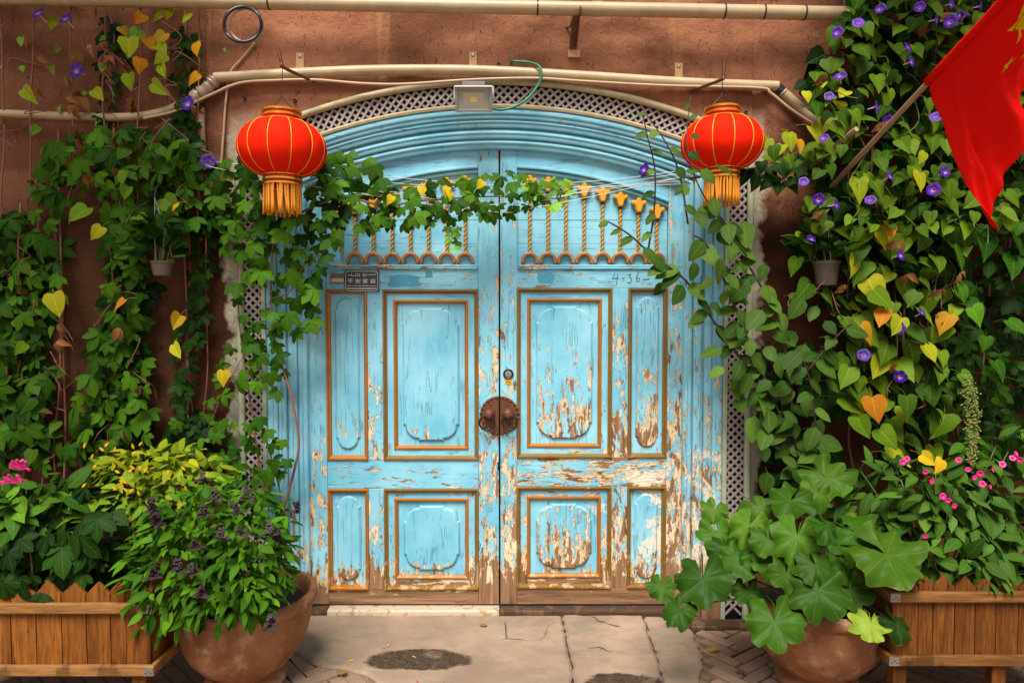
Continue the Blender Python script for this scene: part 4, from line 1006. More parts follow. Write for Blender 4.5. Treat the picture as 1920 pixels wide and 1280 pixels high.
# ------------------------------------------------------------------ clay pots
def clay_pot(px, label, Yc=-.62):
    c = G(px, 1278); X = W(px, 1250, Yc).x; root = thing('clay_pot', (X, Yc, 0), label, 'flower pot', 'big clay pots')
    prof = [(.150,.0),(.178,.004),(.182,.022),(.165,.036),(.140,.046),(.150,.060),(.200,.090),(.245,.135),(.276,.190),(.294,.250),(.300,.300),(.300,.318),(.316,.324),(.324,.336),(.324,.356),(.316,.368),(.296,.370),(.288,.360),(.280,.330),(.275,.300)]
    mb = MB(); mb.lathe((X, Yc, -.008), [(a*.97, b*1.12) for a, b in prof], 64); sm(mb.build('bowl', M['terra'], root), 60)
    mb = MB(); mb.lathe((X, Yc, 0), [(.272,.335),(.2,.345),(.1,.352),(.001,.355)], 32); mb.build('soil', M['soil'], root, True)
    return X, Yc
PL = clay_pot(462, 'round clay bowl pot filled with purple-flowered basil')
PR = clay_pot(1530, 'round clay bowl pot under broad lobed mallow leaves')

# ------------------------------------------------------------------ wooden planters
def planter(edges, xfar, yf, ztop, zbot, ztip, depth, sgn, label, legs, mats):
    """edges: plank borders along the front from the corner outwards (world x)"""
    xc = edges[0]; root = thing('wooden_planter', (xc + sgn*.4, yf + depth/2, 0), label, 'planter', 'wooden planters')
    r = random.Random(int(abs(xc)*100)); th = .020
    def pk(x0, x1, y0, y1, cxp, horizontal):
        a, b = sorted((x0, x1)); c = (a+b)/2; sh = min(.052, (b-a)*.6)
        poly = [(a, zbot+.004), (b, zbot+.004), (b, ztip-sh), (c + r.uniform(-.006,.006), ztip+r.uniform(-.016, .008)), (a, ztip-sh)]; mb = MB()
        if horizontal: mb.prism(poly, y0, y1)
        else:
            mb.prism(poly, y0, y1); mb.v = [(cxp + sgn*(v[1]-y0), v[0], v[2]) for v in mb.v]
        mb.build('plank', M[mats[0]], root, bev=.0025)
    for e0, e1 in zip(edges[:-1], edges[1:]): pk(e0 + sgn*.0015, e1 - sgn*.0015, yf + r.uniform(0, .003), yf+th, 0, True)
    n = 4
    for k in range(n):
        y0 = yf + th + .003 + (depth-th)*k/n; y1 = yf + th + (depth-th)*(k+1)/n - .001; pk(y0, y1, 0, th, xc + sgn*.001, False)
    xe = edges[-1]
    pb = MB(); pb.box(min(xc+sgn*.022, xe), max(xc+sgn*.022, xe), yf+depth-.004, yf+depth+.016, zbot, ztop); pb.build('back_board', M[mats[0]], root)
    for (z0, z1) in ((ztop-.042, ztop), (zbot-.012, zbot+.030)):
        mb = MB(); mb.box(min(xc-sgn*.022, xe), max(xc-sgn*.022, xe), yf-.022, yf-.001, z0, z1); mb.build('rail', M[mats[1]], root, bev=.004)
        mb = MB(); mb.box(min(xc-sgn*.022, xc-sgn*.001), max(xc-sgn*.022, xc-sgn*.001), yf-.0005, yf+depth+.01, z0, z1); mb.build('rail', M[mats[1]], root, bev=.004)
        x_ = xc - sgn*.0225; mb = MB(); mb.box(min(x_, x_+sgn*.04), max(x_, x_+sgn*.04), yf-.0245, yf-.0215, z0+.004, z1-.004); cb = mb.build('corner_bracket', M['steel'], root)
        for k in range(3): mb = MB(); mb.lathe((x_+sgn*(.010+.011*k), yf-.0245, z0+.015+.008*(k % 2)), [(.0,-.0015),(.0028,-.001),(.003,.0)], 8, 'Y'); mb.build('screw', M['iron'], cb)
    for lx in legs:
        mb = MB(); mb.box(lx, lx+.055, yf+.004, yf+.05, -.03, zbot); mb.build('leg', M[mats[0]], root, bev=.003)
    mb = MB(); mb.box(min(xc+sgn*.021, xe), max(xc+sgn*.021, xe), yf+.021, yf+depth-.005, zbot+.02, ztop-.03); mb.build('soil', M['soil'], root)
YP = -.95
xl_ = [W(p, 1200, YP).x for p in (282,236,207,162,115,67,20,-28,-76,-124,-172)]
planter(xl_, None, YP, W(100,1131,YP-.02).z, W(100,1262,YP-.02).z, W(100,1090,YP).z, .36, -1, 'honey-coloured picket planter box beside the basil pot', (xl_[0]-.08, xl_[-1]), ('plank','railwood'))
YQ = -.93
xr_ = [W(p, 1180, YQ).x for p in (1673,1722,1750,1790,1829,1868,1910,1952,1994,2036,2080)]
planter(xr_, None, YQ, W(1700,1110,YQ-.02).z, W(1700,1243,YQ-.02).z, W(1775,1079,YQ).z, .36, 1, 'brown picket planter box beside the mallow pot', (xr_[0]+.01, W(1862,1265,YQ).x), ('plank2','railwood2') if 'plank2' in M else ('plank','railwood'))
# loose timber lying under the lattice on the mallow side
mb = MB(); a, b = W(1290, 1150, -.06), W(1420, 1165, -.10); mb.box(a.x, b.x+.1, -.12, -.03, -.03, .012); tag(mb.build('timber_sill', M['sillwood'], None, bev=.006), 'worn timber lying at the foot of the lattice behind the mallow pot', 'timber')
# fallen petals on the slabs
for k, (px, py, c_) in enumerate(((720,1213,0),(728,1209,1),(776,1231,1),(812,1222,0),(782,1276,0),(658,1238,1))):
    q = G(px, py, .004); a = k*1.3; d = Vector((math.cos(a), math.sin(a), 0))*.014; e = Vector((-math.sin(a), math.cos(a), 0))*.004; mb = MB()
    mb.add([q-d, q-e+Vector((0,0,.002)), q+d+Vector((0,0,.004)), q+e+Vector((0,0,.003)), q+Vector((0,0,.005))], [(0,1,4),(1,2,4),(2,3,4),(3,0,4)])
    tag(mb.build('fallen_petal', M['tassel'] if c_ else M['pink']), 'fallen orange petal on the slab in front of the door' if c_ else 'fallen pink petal on the slab in front of the door', 'petal', 'fallen petals')

# ------------------------------------------------------------------ leaves
def blade(L, Wd, n=5, pk=.45, pw=.85, droop=.15, fold=.18, serr=0.0, seed=0, ang=0.0, tilt=0.0, off=(0,0,0)):
    """one leaf blade: base at the origin, tip towards +y, face towards +z -> verts, faces, uvs"""
    r = random.Random(seed); V_ = []; F_ = []; U_ = []
    for i in range(n+1):
        t = i/n; e = math.log(.5)/math.log(pk); w = (math.sin(PI*t**e)**pw if 0 < t < 1 else 0.0) * Wd/2
        if i == 0: w = Wd*.03
        y = L*t; z = -droop*L*t*t
        for sx in (-1, 0, 1):
            ww = w*sx*(1 + (r.uniform(-serr, serr) if sx else 0)); V_.append((ww, y + (serr*.1*L*(1 if i % 2 else -1) if sx and 0 < i < n else 0), z + fold*abs(ww) - .25*droop*L*(abs(sx)*w/(Wd/2))**2)); U_.append((sx, t))
    for i in range(n):
        for k in (0, 1): a = i*3+k; F_.append((a, a+1, a+4, a+3))
    ca, sa = math.cos(ang), math.sin(ang); ct, st = math.cos(tilt), math.sin(tilt); out = []
    for x, y, z in V_:
        y, z = y*ct + z*st, -y*st + z*ct; out.append((x*ca + y*sa + off[0], -x*sa + y*ca + off[1], z + off[2]))
    return out, F_, U_
def petiole(mb, L, r=.010, n=3, seed=0):
    rr = random.Random(seed); o = len(mb.v); pts = [Vector((0,0,0)), Vector((rr.uniform(-.06,.06), -L*.5, -L*.25)), Vector((rr.uniform(-.1,.1), -L*.9, -L*.7))]
    mb.tube(pts, [r*.8, r*.8, r], n, False); mb.uv += [(0, .02)]*(len(mb.v)-o)
def mk(fn, name, k, mat='leaf'):
    out = []
    for s_ in range(k):
        mb = MB(); mb.uv = []; fn(mb, s_); out.append((mb, mb.mesh(name, M[mat], True)))
    return out
def add3(mb, t): mb.add(t[0], t[1]); mb.uv += t[2]
def creeper(mb, s_):
    r = random.Random(s_+11)
    for a, l in ((0,1.0),(-48,.92),(48,.92),(-98,.68),(98,.68)):
        l *= r.uniform(.85, 1.1); add3(mb, blade(.56*l, .285*l, 5, .56, .8, r.uniform(.10,.35), r.uniform(.05,.35), .10, s_*7+a, R(a + r.uniform(-9,9)), r.uniform(-.05,.38)))
    petiole(mb, .35, .009, 3, s_)
def heart(mb, s_):
    r = random.Random(s_+5); H = [(0,0),(.08,-.07),(.22,-.13),(.37,-.09),(.47,.05),(.48,.24),(.41,.46),(.27,.68),(.13,.85),(.045,.97),(0,1.04)]
    cup = r.uniform(-.25,.75); dr_ = r.uniform(.0,.9); tw_ = r.uniform(-.45,.45); o = len(mb.v)
    mids = [(0, max(0, y)) for _, y in H]; asym = {-1: r.uniform(.78,1.1), 1: r.uniform(.78,1.1)}; bend = r.uniform(-.22,.22)
    def zz(x, y): return cup*abs(x)*.55 - dr_*max(0, y)**2*.5 + tw_*x*y + .05*math.sin(7*x+s_) * abs(x)
    for sg in (-1, 1):
        o = len(mb.v)
        for (x, y), (_, my) in zip(H, mids):
            x2 = x*sg*(1+r.uniform(-.09,.09))*asym[sg] + bend*max(0,y)**2; mb.v += [(x2, y, zz(x2, y)), (bend*my**2, my, zz(0, my))]; mb.uv += [(sg*x/.49, max(0,y)), (0, my)]
        for k in range(len(H)-1):
            a = o+2*k; mb.f.append((a, a+2, a+3, a+1) if sg > 0 else (a+1, a+3, a+2, a))
    petiole(mb, .7, .014, 3, s_)
def ovate(mb, s_):
    r = random.Random(s_+21); add3(mb, blade(1.0, .66, 7, .38, .72, r.uniform(.05,.4), r.uniform(.0,.4), .04, s_)); petiole(mb, .25, .016, 3, s_)
def basil(mb, s_):
    r = random.Random(s_+31); add3(mb, blade(1.0, .42, 5, .42, .9, r.uniform(.1,.5), r.uniform(.1,.6), .03, s_)); petiole(mb, .2, .014, 3, s_)
def lance(mb, s_):
    r = random.Random(s_+41); add3(mb, blade(1.0, .48, 6, .36, .8, r.uniform(.15,.6), r.uniform(.1,.5), .03, s_)); petiole(mb, .2, .014, 3, s_)
def mallow(mb, s_):
    r = random.Random(s_+51); NA_, rings = 56, (0., .15, .3, .45, .6, .75, .88, 1.0); o = len(mb.v); ph = r.uniform(0, 6); r0 = r.uniform(.02,.20); cup = r.uniform(-.35,.25); tw = r.uniform(-.35,.35)
    for rg in rings:
        for k in range(NA_+1):
            th = R(-166 + 332*k/NA_); lob = 1 - .25*rg**1.4*(1 - abs(math.cos(3.7*th))**.75)*(.7+.5*math.sin(2.3*th+ph)**2) + .02*rg*math.sin(22*th+ph)
            env = .60*(1 - .06*abs(th)/PI)*(1 + .05*math.sin(3*th + ph)*rg); rad = rg*env*lob
            z = .10*rg**2.4*math.sin(4*th + ph) + .060*rg**3*math.sin(9*th + 2*ph) - r0*rg*rg + .03*rg*abs(math.cos(3.7*th))**2 + .025*rg*math.sin(9*rad/.6+th*2+ph) + cup*rad*math.cos(th)*rg + tw*rad*math.sin(th)*rg + .05*rg*mnoise.noise(Vector((rad*math.sin(th)*6, rad*math.cos(th)*6, s_*3.1))) + .02*rg*mnoise.noise(Vector((rad*math.sin(th)*16, rad*math.cos(th)*16, s_*5.1)))
            mb.v.append((rad*math.sin(th), rad*math.cos(th), z)); mb.uv.append(((th/(2*PI))*(3.7*2/7)*1.0 + .5/7, rg))
    for i in range(len(rings)-1):
        for k in range(NA_): a = o+i*(NA_+1)+k; mb.f.append((a, a+1, a+NA_+2, a+NA_+1))
    petiole(mb, .8, .018, 5, s_)
def dry(mb, s_):
    r = random.Random(s_+61)
    for k in range(2): add3(mb, blade(.9, .5, 5, .45, .8, r.uniform(.6,1.1), r.uniform(.8,1.6), .2, s_+k, r.uniform(-.8,.8), r.uniform(-.5,.8)))
LEAF = {'creeper': mk(creeper,'leaf',12), 'heart': mk(heart,'leaf',14), 'ovate': mk(ovate,'leaf',10), 'basil': mk(basil,'leaf',6), 'lance': mk(lance,'leaf',6), 'mallow': mk(mallow,'leaf',12,'mallow'), 'dry': mk(dry,'dry_leaf',5)}
def trumpet():
    mb = MB(); mb.uv = []; n = 20
    pr = [(.035,-.75,.0),(.05,-.4,.05),(.10,-.18,.15),(.24,-.05,.35),(.42,.0,.7),(.52,-.03,1.)]
    for rr, z, v in pr:
        for k in range(n): t = 2*PI*k/n; q = rr*(1 + (.07*math.cos(5*t) if v > .5 else 0)); mb.v.append((q*math.cos(t), q*math.sin(t), z)); mb.uv.append((k/n, v))
    for i in range(len(pr)-1):
        for k in range(n): k2 = (k+1) % n; mb.f.append((i*n+k, i*n+k2, (i+1)*n+k2, (i+1)*n+k))
    return mb.mesh('flower', M['petal'], True)
FLOWER = trumpet(); PINKF = FLOWER.copy(); PINKF.materials[0] = M['pink']
def frame_m(p, tip, nrm, size):
    t = Vector(tip).normalized(); n_ = Vector(nrm); n_ = n_ - t*n_.dot(t)
    n_ = n_.normalized() if n_.length > 1e-5 else t.orthogonal().normalized(); x = t.cross(n_)
    m_ = Matrix((x, t, n_)).transposed().to_4x4(); return Matrix.Translation(p) @ m_ @ Matrix.Scale(size, 4)
class Plant:
    def __init__(s, name, base, label, cat, seed, group=None):
        s.root = thing(name, base, label, cat, group); s.recs = []; s.r = random.Random(seed); s.base = Vector(base)
    def leaf(s, kind, p, tip, nrm, size, col, pri=None, name='leaf'):
        k = s.r.randrange(len(LEAF[kind])); p = Vector(p)
        if p.y > -.012: p.y = -.012 - s.r.uniform(0, .01)
        s.recs.append((pri if pri is not None else -p.y, kind, k, frame_m(p, tip, nrm, size), col, name))
    def obj(s, me, mtx, name, col=None):
        o = bpy.data.objects.new(name, me); COL.objects.link(o); o.parent = s.root; o.matrix_basis = Matrix.Translation(-s.base) @ mtx
        if col: o.color = (*col, 1)
        return o
    def stem(s, pts, r, mat='bark', name='stem', n=6, taper=True, sub=4):
        P = smooth_path(pts, sub); q = len(P); MB_ = MB(); MB_.tube(P, [r*(1 - .55*k/q) if taper else r for k in range(q)], n); return MB_.build(name, M[mat], s.root, True)
    def flower(s, p, nrm, size, col, name='flower', me=None):
        n_ = Vector(nrm).normalized(); s.obj(me or FLOWER, Matrix.Translation(p) @ n_.to_track_quat('Z', 'Y').to_matrix().to_4x4() @ Matrix.Scale(size, 4), name, col)
    def done(s, cap=298):
        s.recs.sort(key=lambda a: -a[0])
        for pri, kind, k, mtx, col, name in s.recs[:cap]: s.obj(LEAF[kind][k][1], mtx, name, col)
        rest = s.recs[cap:]
        if rest:
            mb = MB(); mb.uv = []; mb.col = []
            for pri, kind, k, mtx, col, name in rest:
                src = LEAF[kind][k][0]; mb.add([mtx @ Vector(v) for v in src.v], src.f); mb.uv += src.uv; mb.col += [col]*len(src.v)
            o = mb.build('foliage', M['leaf_mass'], s.root, True); o['kind'] = 'stuff'
        return s
def scatter(poly, n, dmin, rng, tries=40):
    xs = [p[0] for p in poly]; ys = [p[1] for p in poly]; out = []
    for _ in range(n*tries):
        if len(out) >= n: break
        x, y = rng.uniform(min(xs), max(xs)), rng.uniform(min(ys), max(ys))
        if not inpoly(x, y, poly): continue
        if any((x-a)**2 + (y-b)**2 < dmin*dmin for a, b in out): continue
        out.append((x, y))
    return out
def green(r, a, b, v=.32): 
    t = r.random(); k = r.uniform(1-v, 1+v); return tuple(max(.002, (x*(1-t)+y*t)*k) for x, y in zip(a, b))
POLE = ((1548,362),(1738,157))
def near_pole(px, py):
    (ax, ay), (bx_, by_) = POLE; t = max(0, min(1, ((px-ax)*(bx_-ax)+(py-ay)*(by_-ay))/((bx_-ax)**2+(by_-ay)**2))); return math.hypot(px-ax-t*(bx_-ax), py-ay-t*(by_-ay)) < 17
def vine_fill(pl, kind, poly, n, dmin, size, depth, cols, lean=(0,0), up=(.15,.75), spread=.55, pri0=0.0, alt=None):
    r = pl.r
    for px, py in scatter(poly, n, dmin, r):
        if any(abs(px-ex) < 36 and -52 < py-ey < 18 for ex, ey in ((304, 503), (1549, 512))): continue
        if depth[1] > .12 and near_pole(px, py + 10): continue
        Y = -r.uniform(*depth); p = W(px, py, Y); sz = size*r.uniform(.7, 1.25)
        nrm = Vector((r.gauss(lean[0], .5), -1, r.uniform(*up))); tip = Vector((r.gauss(lean[0]*.4, spread*1.2), -r.uniform(.1,.8), -1 + r.uniform(-.2,.6)))
        c = green(r, *cols) if not (alt and r.random() < alt[0]) else green(r, alt[1], alt[2])
        pl.leaf(kind, p, tip, nrm, sz, c, pri0 - Y)
CR = ((0.012,0.056,0.002),(0.060,0.150,0.005)); CRD = ((0.004,0.018,0.001),(0.015,0.052,0.002)); MG = ((0.024,0.068,0.003),(0.110,0.185,0.007)); YEL = ((0.34,0.24,0.008),(0.42,0.15,0.006))  # the darkest greens also paint shade into the back leaf layers
YG = ((0.18,0.25,0.008),(0.34,0.33,0.010)); BROWN = ((0.16,0.060,0.022),(0.30,0.13,0.05)); KN = ((0.022,0.062,0.007),(0.075,0.138,0.018)); LITE = ((0.10,0.24,0.02),(0.18,0.34,0.035))
PURP = (0.032, 0.003, 0.17)

def strands(pl, xs, y0, y1, depth, r, mat, seed, wob_=10):
    rr = random.Random(seed)
    for x in xs:
        n = 7; pl.stem([W(x + rr.uniform(-wob_, wob_), y0 + (y1-y0)*k/(n-1), -rr.uniform(*depth)) for k in range(n)], r, mat, 'stem', 6, False, 5)

def tangle(pl, poly, n, depth, n_dry, mat='redstem'):
    r = pl.r
    for px, py in scatter(poly, n, 12, r):
        q = [W(px, py, -r.uniform(*depth))]
        for _ in range(4): px += r.uniform(-26, 26); py += r.uniform(-8, 40); q.append(W(px, py, -r.uniform(*depth)))
        pl.stem(q, .0024, mat, 'tendril', 5, False, 4)
    for px, py in scatter(poly, n_dry, 30, r): pl.leaf('dry', W(px, py, -depth[1]), (r.uniform(-.8,.8),-.2,-1), (r.uniform(-.6,.6),-1,.2), r.uniform(.04,.075), green(r, *BROWN), 2, 'dry_leaf')
# 1 creeper in the far corner by the honey planter
p = Plant('virginia_creeper', W(60, 1100, -.05), 'dense five-leaved creeper curtain on the wall above the pink spidery flowers', 'creeper', 101, 'creepers on the wall')
strands(p, (10, 40, 75, 105), 380, 1080, (.02,.06), .006, 'redstem', 1)
vine_fill(p, 'creeper', [(-60,400),(60,392),(105,430),(112,520),(85,600),(92,700),(75,790),(85,870),(-60,870)], 92, 22, .165, (.04,.17), CR)
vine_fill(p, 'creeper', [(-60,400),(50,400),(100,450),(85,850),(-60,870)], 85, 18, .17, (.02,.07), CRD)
vine_fill(p, 'heart', [(20,520),(130,520),(110,870),(20,870)], 14, 40, .075, (.08,.18), MG)
tangle(p, [(0,410),(130,430),(120,860),(0,860)], 10, (.05,.15), 5)
p.leaf('heart', W(100,552,-.2), (.4,-.3,-1), (.2,-1,.4), .115, (0.34,0.31,0.010)); p.done()
# 2 main creeper with hanging basket
p = Plant('virginia_creeper', W(210, 1100, -.05), 'broad five-leaved creeper growing round the hanging pot on the brown wall', 'creeper', 102, 'creepers on the wall')
strands(p, (205, 240, 115), 240, 1080, (.02,.07), .006, 'redstem', 2); strands(p, (348,), 250, 860, (.05,.07), .005, 'redstem', 22, 5)
B1 = [(85,262),(190,240),(262,236),(330,250),(400,300),(420,350),(395,420),(345,430),(330,470),(275,480),(275,560),(268,640),(280,700),(275,790),(270,860),(125,866),(130,780),(172,690),(185,600),(200,520),(218,460),(205,390),(190,350),(120,390),(80,385),(62,330)]
vine_fill(p, 'creeper', B1, 150, 22, .160, (.04,.17), CR)
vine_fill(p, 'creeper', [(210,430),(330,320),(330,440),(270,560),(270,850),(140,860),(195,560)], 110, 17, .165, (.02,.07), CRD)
vine_fill(p, 'heart', [(100,270),(330,260),(400,330),(200,440),(120,390)], 16, 30, .09, (.10,.2), MG)
vine_fill(p, 'creeper', [(66,262),(300,236),(390,290),(330,330),(150,330)], 24, 28, .17, (.10,.22), CR)
tangle(p, B1, 16, (.06,.18), 8)
for px, py, c in ((190,436,(.36,.34,.010)),(232,572,(.55,.17,.02)),(338,602,(.42,.27,.008)),(326,656,(.45,.42,.02)),(330,390,(.40,.28,.008)),(418,705,(.40,.27,.008))):
    p.leaf('heart', W(px,py-10,-.2), (p.r.uniform(-1.2,1.2),-.5,-1), (p.r.uniform(-.8,.8),-1,p.r.uniform(0,1)), .078, c, 1)
p.done()
# 3 narrow strands
p = Plant('virginia_creeper', W(360, 900, -.05), 'thin dark trail of small creeper leaves on bare brown wall beside the pale plaster', 'creeper', 103, 'creepers on the wall')
strands(p, (355, 385), 330, 880, (.02,.05), .004, 'redstem', 3, 8)
vine_fill(p, 'creeper', [(345,380),(405,370),(400,470),(385,560),(375,650),(350,760),(385,780),(385,840),(300,860),(310,790),(335,720),(325,620),(352,560),(355,480)], 75, 17, .115, (.03,.11), CRD)
vine_fill(p, 'creeper', [(300,800),(390,760),(395,850),(300,880)], 14, 22, .15, (.05,.14), CR); p.done()
p = Plant('virginia_creeper', W(345, 300, -.05), 'short trail of dark creeper beside the yellow morning glory leaves below the drain pipe', 'creeper', 104, 'creepers on the wall')
strands(p, (350, 208), 20, 260, (.02,.05), .004, 'redstem', 4, 8)
vine_fill(p, 'creeper', [(335,60),(365,60),(372,130),(365,240),(375,290),(345,285),(322,230),(335,180),(318,130)], 34, 14, .105, (.03,.10), CRD)
vine_fill(p, 'creeper', [(195,30),(235,40),(232,130),(215,215),(190,240),(185,130)], 24, 15, .10, (.02,.06), CRD); p.done()
# 4 creeper climbing the jamb
p = Plant('virginia_creeper', W(505, 1060, -.05), 'creeper climbing the lattice and blue jamb on the plaque side', 'creeper', 105, 'creepers on the wall')
p.stem([W(530,960,-.10), W(552,880,-.12), W(560,820,-.12), W(540,720,-.11), W(515,640,-.10), W(508,540,-.10), W(510,420,-.11), W(480,340,-.10)], .008, 'redstem')
p.stem([W(500,950,-.08), W(485,860,-.07), W(470,760,-.06), W(448,600,-.05), W(446,470,-.05), W(440,330,-.06)], .006, 'redstem')
p.stem([W(510,560,-.10), W(545,545,-.12), W(568,500,-.13), W(610,470,-.14)], .005, 'redstem'); p.stem([W(380,830,-.06), W(400,780,-.06), W(418,738,-.07), W(470,640,-.08)], .004, 'redstem')
p.stem([W(498,820,-.08), W(520,900,-.09), W(535,960,-.10)], .006, 'redstem')
vine_fill(p, 'creeper', [(380,300),(455,290),(470,330),(520,360),(530,400),(470,440),(430,480),(405,470),(420,400),(385,360)], 36, 22, .15, (.05,.2), CR)
vine_fill(p, 'creeper', [(470,390),(560,400),(620,410),(640,450),(632,490),(600,510),(585,600),(550,625),(515,600),(500,520),(470,480)], 36, 22, .145, (.09,.22), CR)
vine_fill(p, 'creeper', [(440,450),(500,450),(515,600),(520,720),(480,720),(440,640)], 16, 25, .13, (.06,.18), CR)
vine_fill(p, 'creeper', [(390,700),(440,620),(530,640),(540,720),(515,740),(500,700),(430,740),(410,800),(390,790)], 16, 24, .13, (.06,.18), CR)
vine_fill(p, 'creeper', [(395,800),(480,765),(525,800),(545,880),(500,930),(430,880)], 28, 21, .125, (.06,.18), CR); p.done()
# 5 garland over the doorway
p = Plant('virginia_creeper', W(600, 300, -.12), 'leafy creeper garland trained along the twine across the blue door', 'creeper', 106, 'creepers on the wall')
p.stem([W(560,400,-.14), W(640,370,-.15), W(720,385,-.15), W(800,375,-.15), W(880,370,-.15), W(960,368,-.15), W(1040,372,-.14), W(1090,362,-.13)], .006, 'redstem')
p.stem([W(590,330,-.14), W(650,310,-.15), W(710,300,-.15)], .004, 'redstem')
vine_fill(p, 'creeper', [(590,300),(640,280),(700,300),(718,330),(690,350),(640,350),(590,350)], 20, 21, .15, (.12,.24), CR)
vine_fill(p, 'creeper', [(570,345),(700,335),(720,345),(760,355),(800,335),(900,335),(905,400),(860,412),(840,425),(795,425),(760,420),(690,425),(650,430),(590,440),(555,400)], 58, 22, .125, (.12,.26), CR)
vine_fill(p, 'creeper', [(570,360),(700,345),(900,345),(900,395),(700,420),(590,425)], 20, 22, .13, (.10,.14), CRD)
vine_fill(p, 'creeper', [(870,335),(960,318),(1000,340),(1010,370),(990,400),(900,405)], 22, 19, .11, (.12,.24), CR)
vine_fill(p, 'creeper', [(985,340),(1060,335),(1080,355),(1050,380),(1000,395)], 20, 15, .085, (.12,.2), LITE)
vine_fill(p, 'creeper', [(838,425),(862,425),(860,465),(845,465)], 9, 9, .07, (.14,.18), LITE)
for px, py in ((842,358),(790,350),(838,352),(905,340),(735,368)): p.leaf('heart', W(px,py,-.25), (p.r.uniform(-1,1),-.5,-1), (p.r.uniform(-.9,.9),-1,.5), .05, (0.55,0.38,0.012), 1)
p.done()
# 6 withered morning glory on strings, upper corner
p = Plant('morning_glory', W(120, 230, -.06), 'withering morning glory on strings with yellow hearts and curled brown leaves', 'climber', 107)
strands(p, (62, 132, 196, 4, 370, 262), -60, 420, (.05,.10), .0045, 'redstem', 7, 5)
for k in range(16):
    r = p.r; x, y = r.uniform(0, 330), r.uniform(-20, 260); q = [W(x, y, -r.uniform(.06,.14))]
    for _ in range(4): x += r.uniform(-50, 60); y += r.uniform(-25, 45); q.append(W(x, y, -r.uniform(.06,.16)))
    p.stem(q, .0024, 'redstem', 'tendril', 5, False, 5)
for px, py, s_, c in ((45,182,30,YG),(175,182,26,YG),(240,88,34,YG),(258,70,30,LITE),(278,84,26,YEL),(310,76,28,YEL),(296,96,26,YG),(310,114,24,YG),(302,132,22,YG),(262,122,26,YEL),(242,152,28,YG),(286,172,34,YG),(366,92,24,YEL),(370,150,26,YEL),(268,38,22,YEL),(318,24,26,YG),(252,12,26,YG),(308,4,22,YEL),(356,36,22,YG),(100,44,26,YG),(304,38,22,YG),(228,60,20,YEL),(0,130,14,YEL),(420,95,9,LITE)):
    p.leaf('heart', W(px, py-s_*.45, -p.r.uniform(.08,.2)), (p.r.uniform(-1.1,1.1),-.3,-1+p.r.uniform(0,.6)), (p.r.uniform(-.9,.9),-1,p.r.uniform(-.1,.9)), s_/350, green(p.r, *c, .15), 1)
for px, py in ((50,78),(75,112),(100,85),(143,105),(128,188),(142,206),(196,86),(206,112),(170,92),(182,22),(8,226),(128,245),(140,252),(247,190),(195,130),(60,385),(148,192),(62,345),(140,180),(250,200),(125,150),(72,172),(152,190),(362,205),(185,170),(100,300)):
    p.leaf('dry', W(px, py-8, -p.r.uniform(.07,.13)), (p.r.uniform(-.7,.7),-.2,-1), (p.r.uniform(-.6,.6),-1,.2), p.r.uniform(.045,.085), green(p.r, *BROWN), .9, 'dry_leaf')
vine_fill(p, 'heart', [(30,60),(200,60),(200,250),(40,250)], 12, 40, .045, (.06,.12), LITE)
for px, py in ((70,24),(122,34),(142,132),(351,193),(390,302)): p.flower(W(px,py,-.16), (p.r.uniform(-.5,.5),-1,p.r.uniform(0,.8)), .075, PURP)
p.done()

# 7 morning glory, flag side
p = Plant('morning_glory', W(1700, 430, -.05), 'thick morning glory with many violet trumpets climbing behind the flag', 'climber', 108)
strands(p, (1590, 1640, 1700, 1760, 1830, 1890), -40, 460, (.03,.15), .006, 'bark', 8)
G1 = [(1590,-40),(1990,-40),(1990,430),(1500,420),(1510,380),(1560,330),(1500,300),(1560,240),(1520,205),(1500,165),(1535,115),(1560,70),(1575,30)]
vine_fill(p, 'heart', G1, 400, 14, .078, (.20,.40), MG, up=(.5,2.4), alt=(.03, *YG))
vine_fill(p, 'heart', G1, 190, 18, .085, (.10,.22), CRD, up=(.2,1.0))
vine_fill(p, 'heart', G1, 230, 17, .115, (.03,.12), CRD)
for px, py, s_, c in ((1440,272,30,YG),(1480,262,30,YG),(1520,252,34,YG),(1498,272,24,YEL),(1555,232,34,YG),(1575,240,30,YG),(1466,282,24,YG),(1450,285,26,MG),(1600,220,30,MG),(1610,352,40,YG),(1725,338,34,YG),(1440,300,26,MG),(1475,300,24,MG),(1510,290,24,MG),(1545,275,26,MG)):
    p.leaf('heart', W(px, py-s_*.4, -p.r.uniform(.3,.42)), (p.r.uniform(-1,1),-.4,-1), (p.r.uniform(-.8,.8),-1,p.r.uniform(.2,1.1)), s_/345, green(p.r, *c, .15), 1)
vine_fill(p, 'heart', [(1400,310),(1440,290),(1520,285),(1530,330),(1460,345),(1395,330)], 26, 14, .075, (.12,.24), CRD)
p.stem([W(1290,335,-.1), W(1400,318,-.15), W(1500,285,-.2), W(1610,235,-.25)], .006, 'bark')
tangle(p, G1, 26, (.2,.42), 8, 'greenstem')
FL = ((1575,142),(1610,42),(1650,16),(1725,13),(1782,40),(1757,37),(1800,28),(1812,25),(1703,88),(1710,115),(1555,180),(1645,200),(1665,228),(1755,218),(1507,340),(1535,374),(1570,384),(1632,374),(1670,330),(1773,322),(1750,355),(1545,258),(1570,60),(1785,8),(1840,12))
for px, py in FL: p.flower(W(px, py, -.43), (p.r.uniform(-1.2,1.2),-1,p.r.uniform(-.3,1.2)), p.r.uniform(.040,.060), green(p.r, PURP, (0.07,0.006,0.28), .2))
p.done()
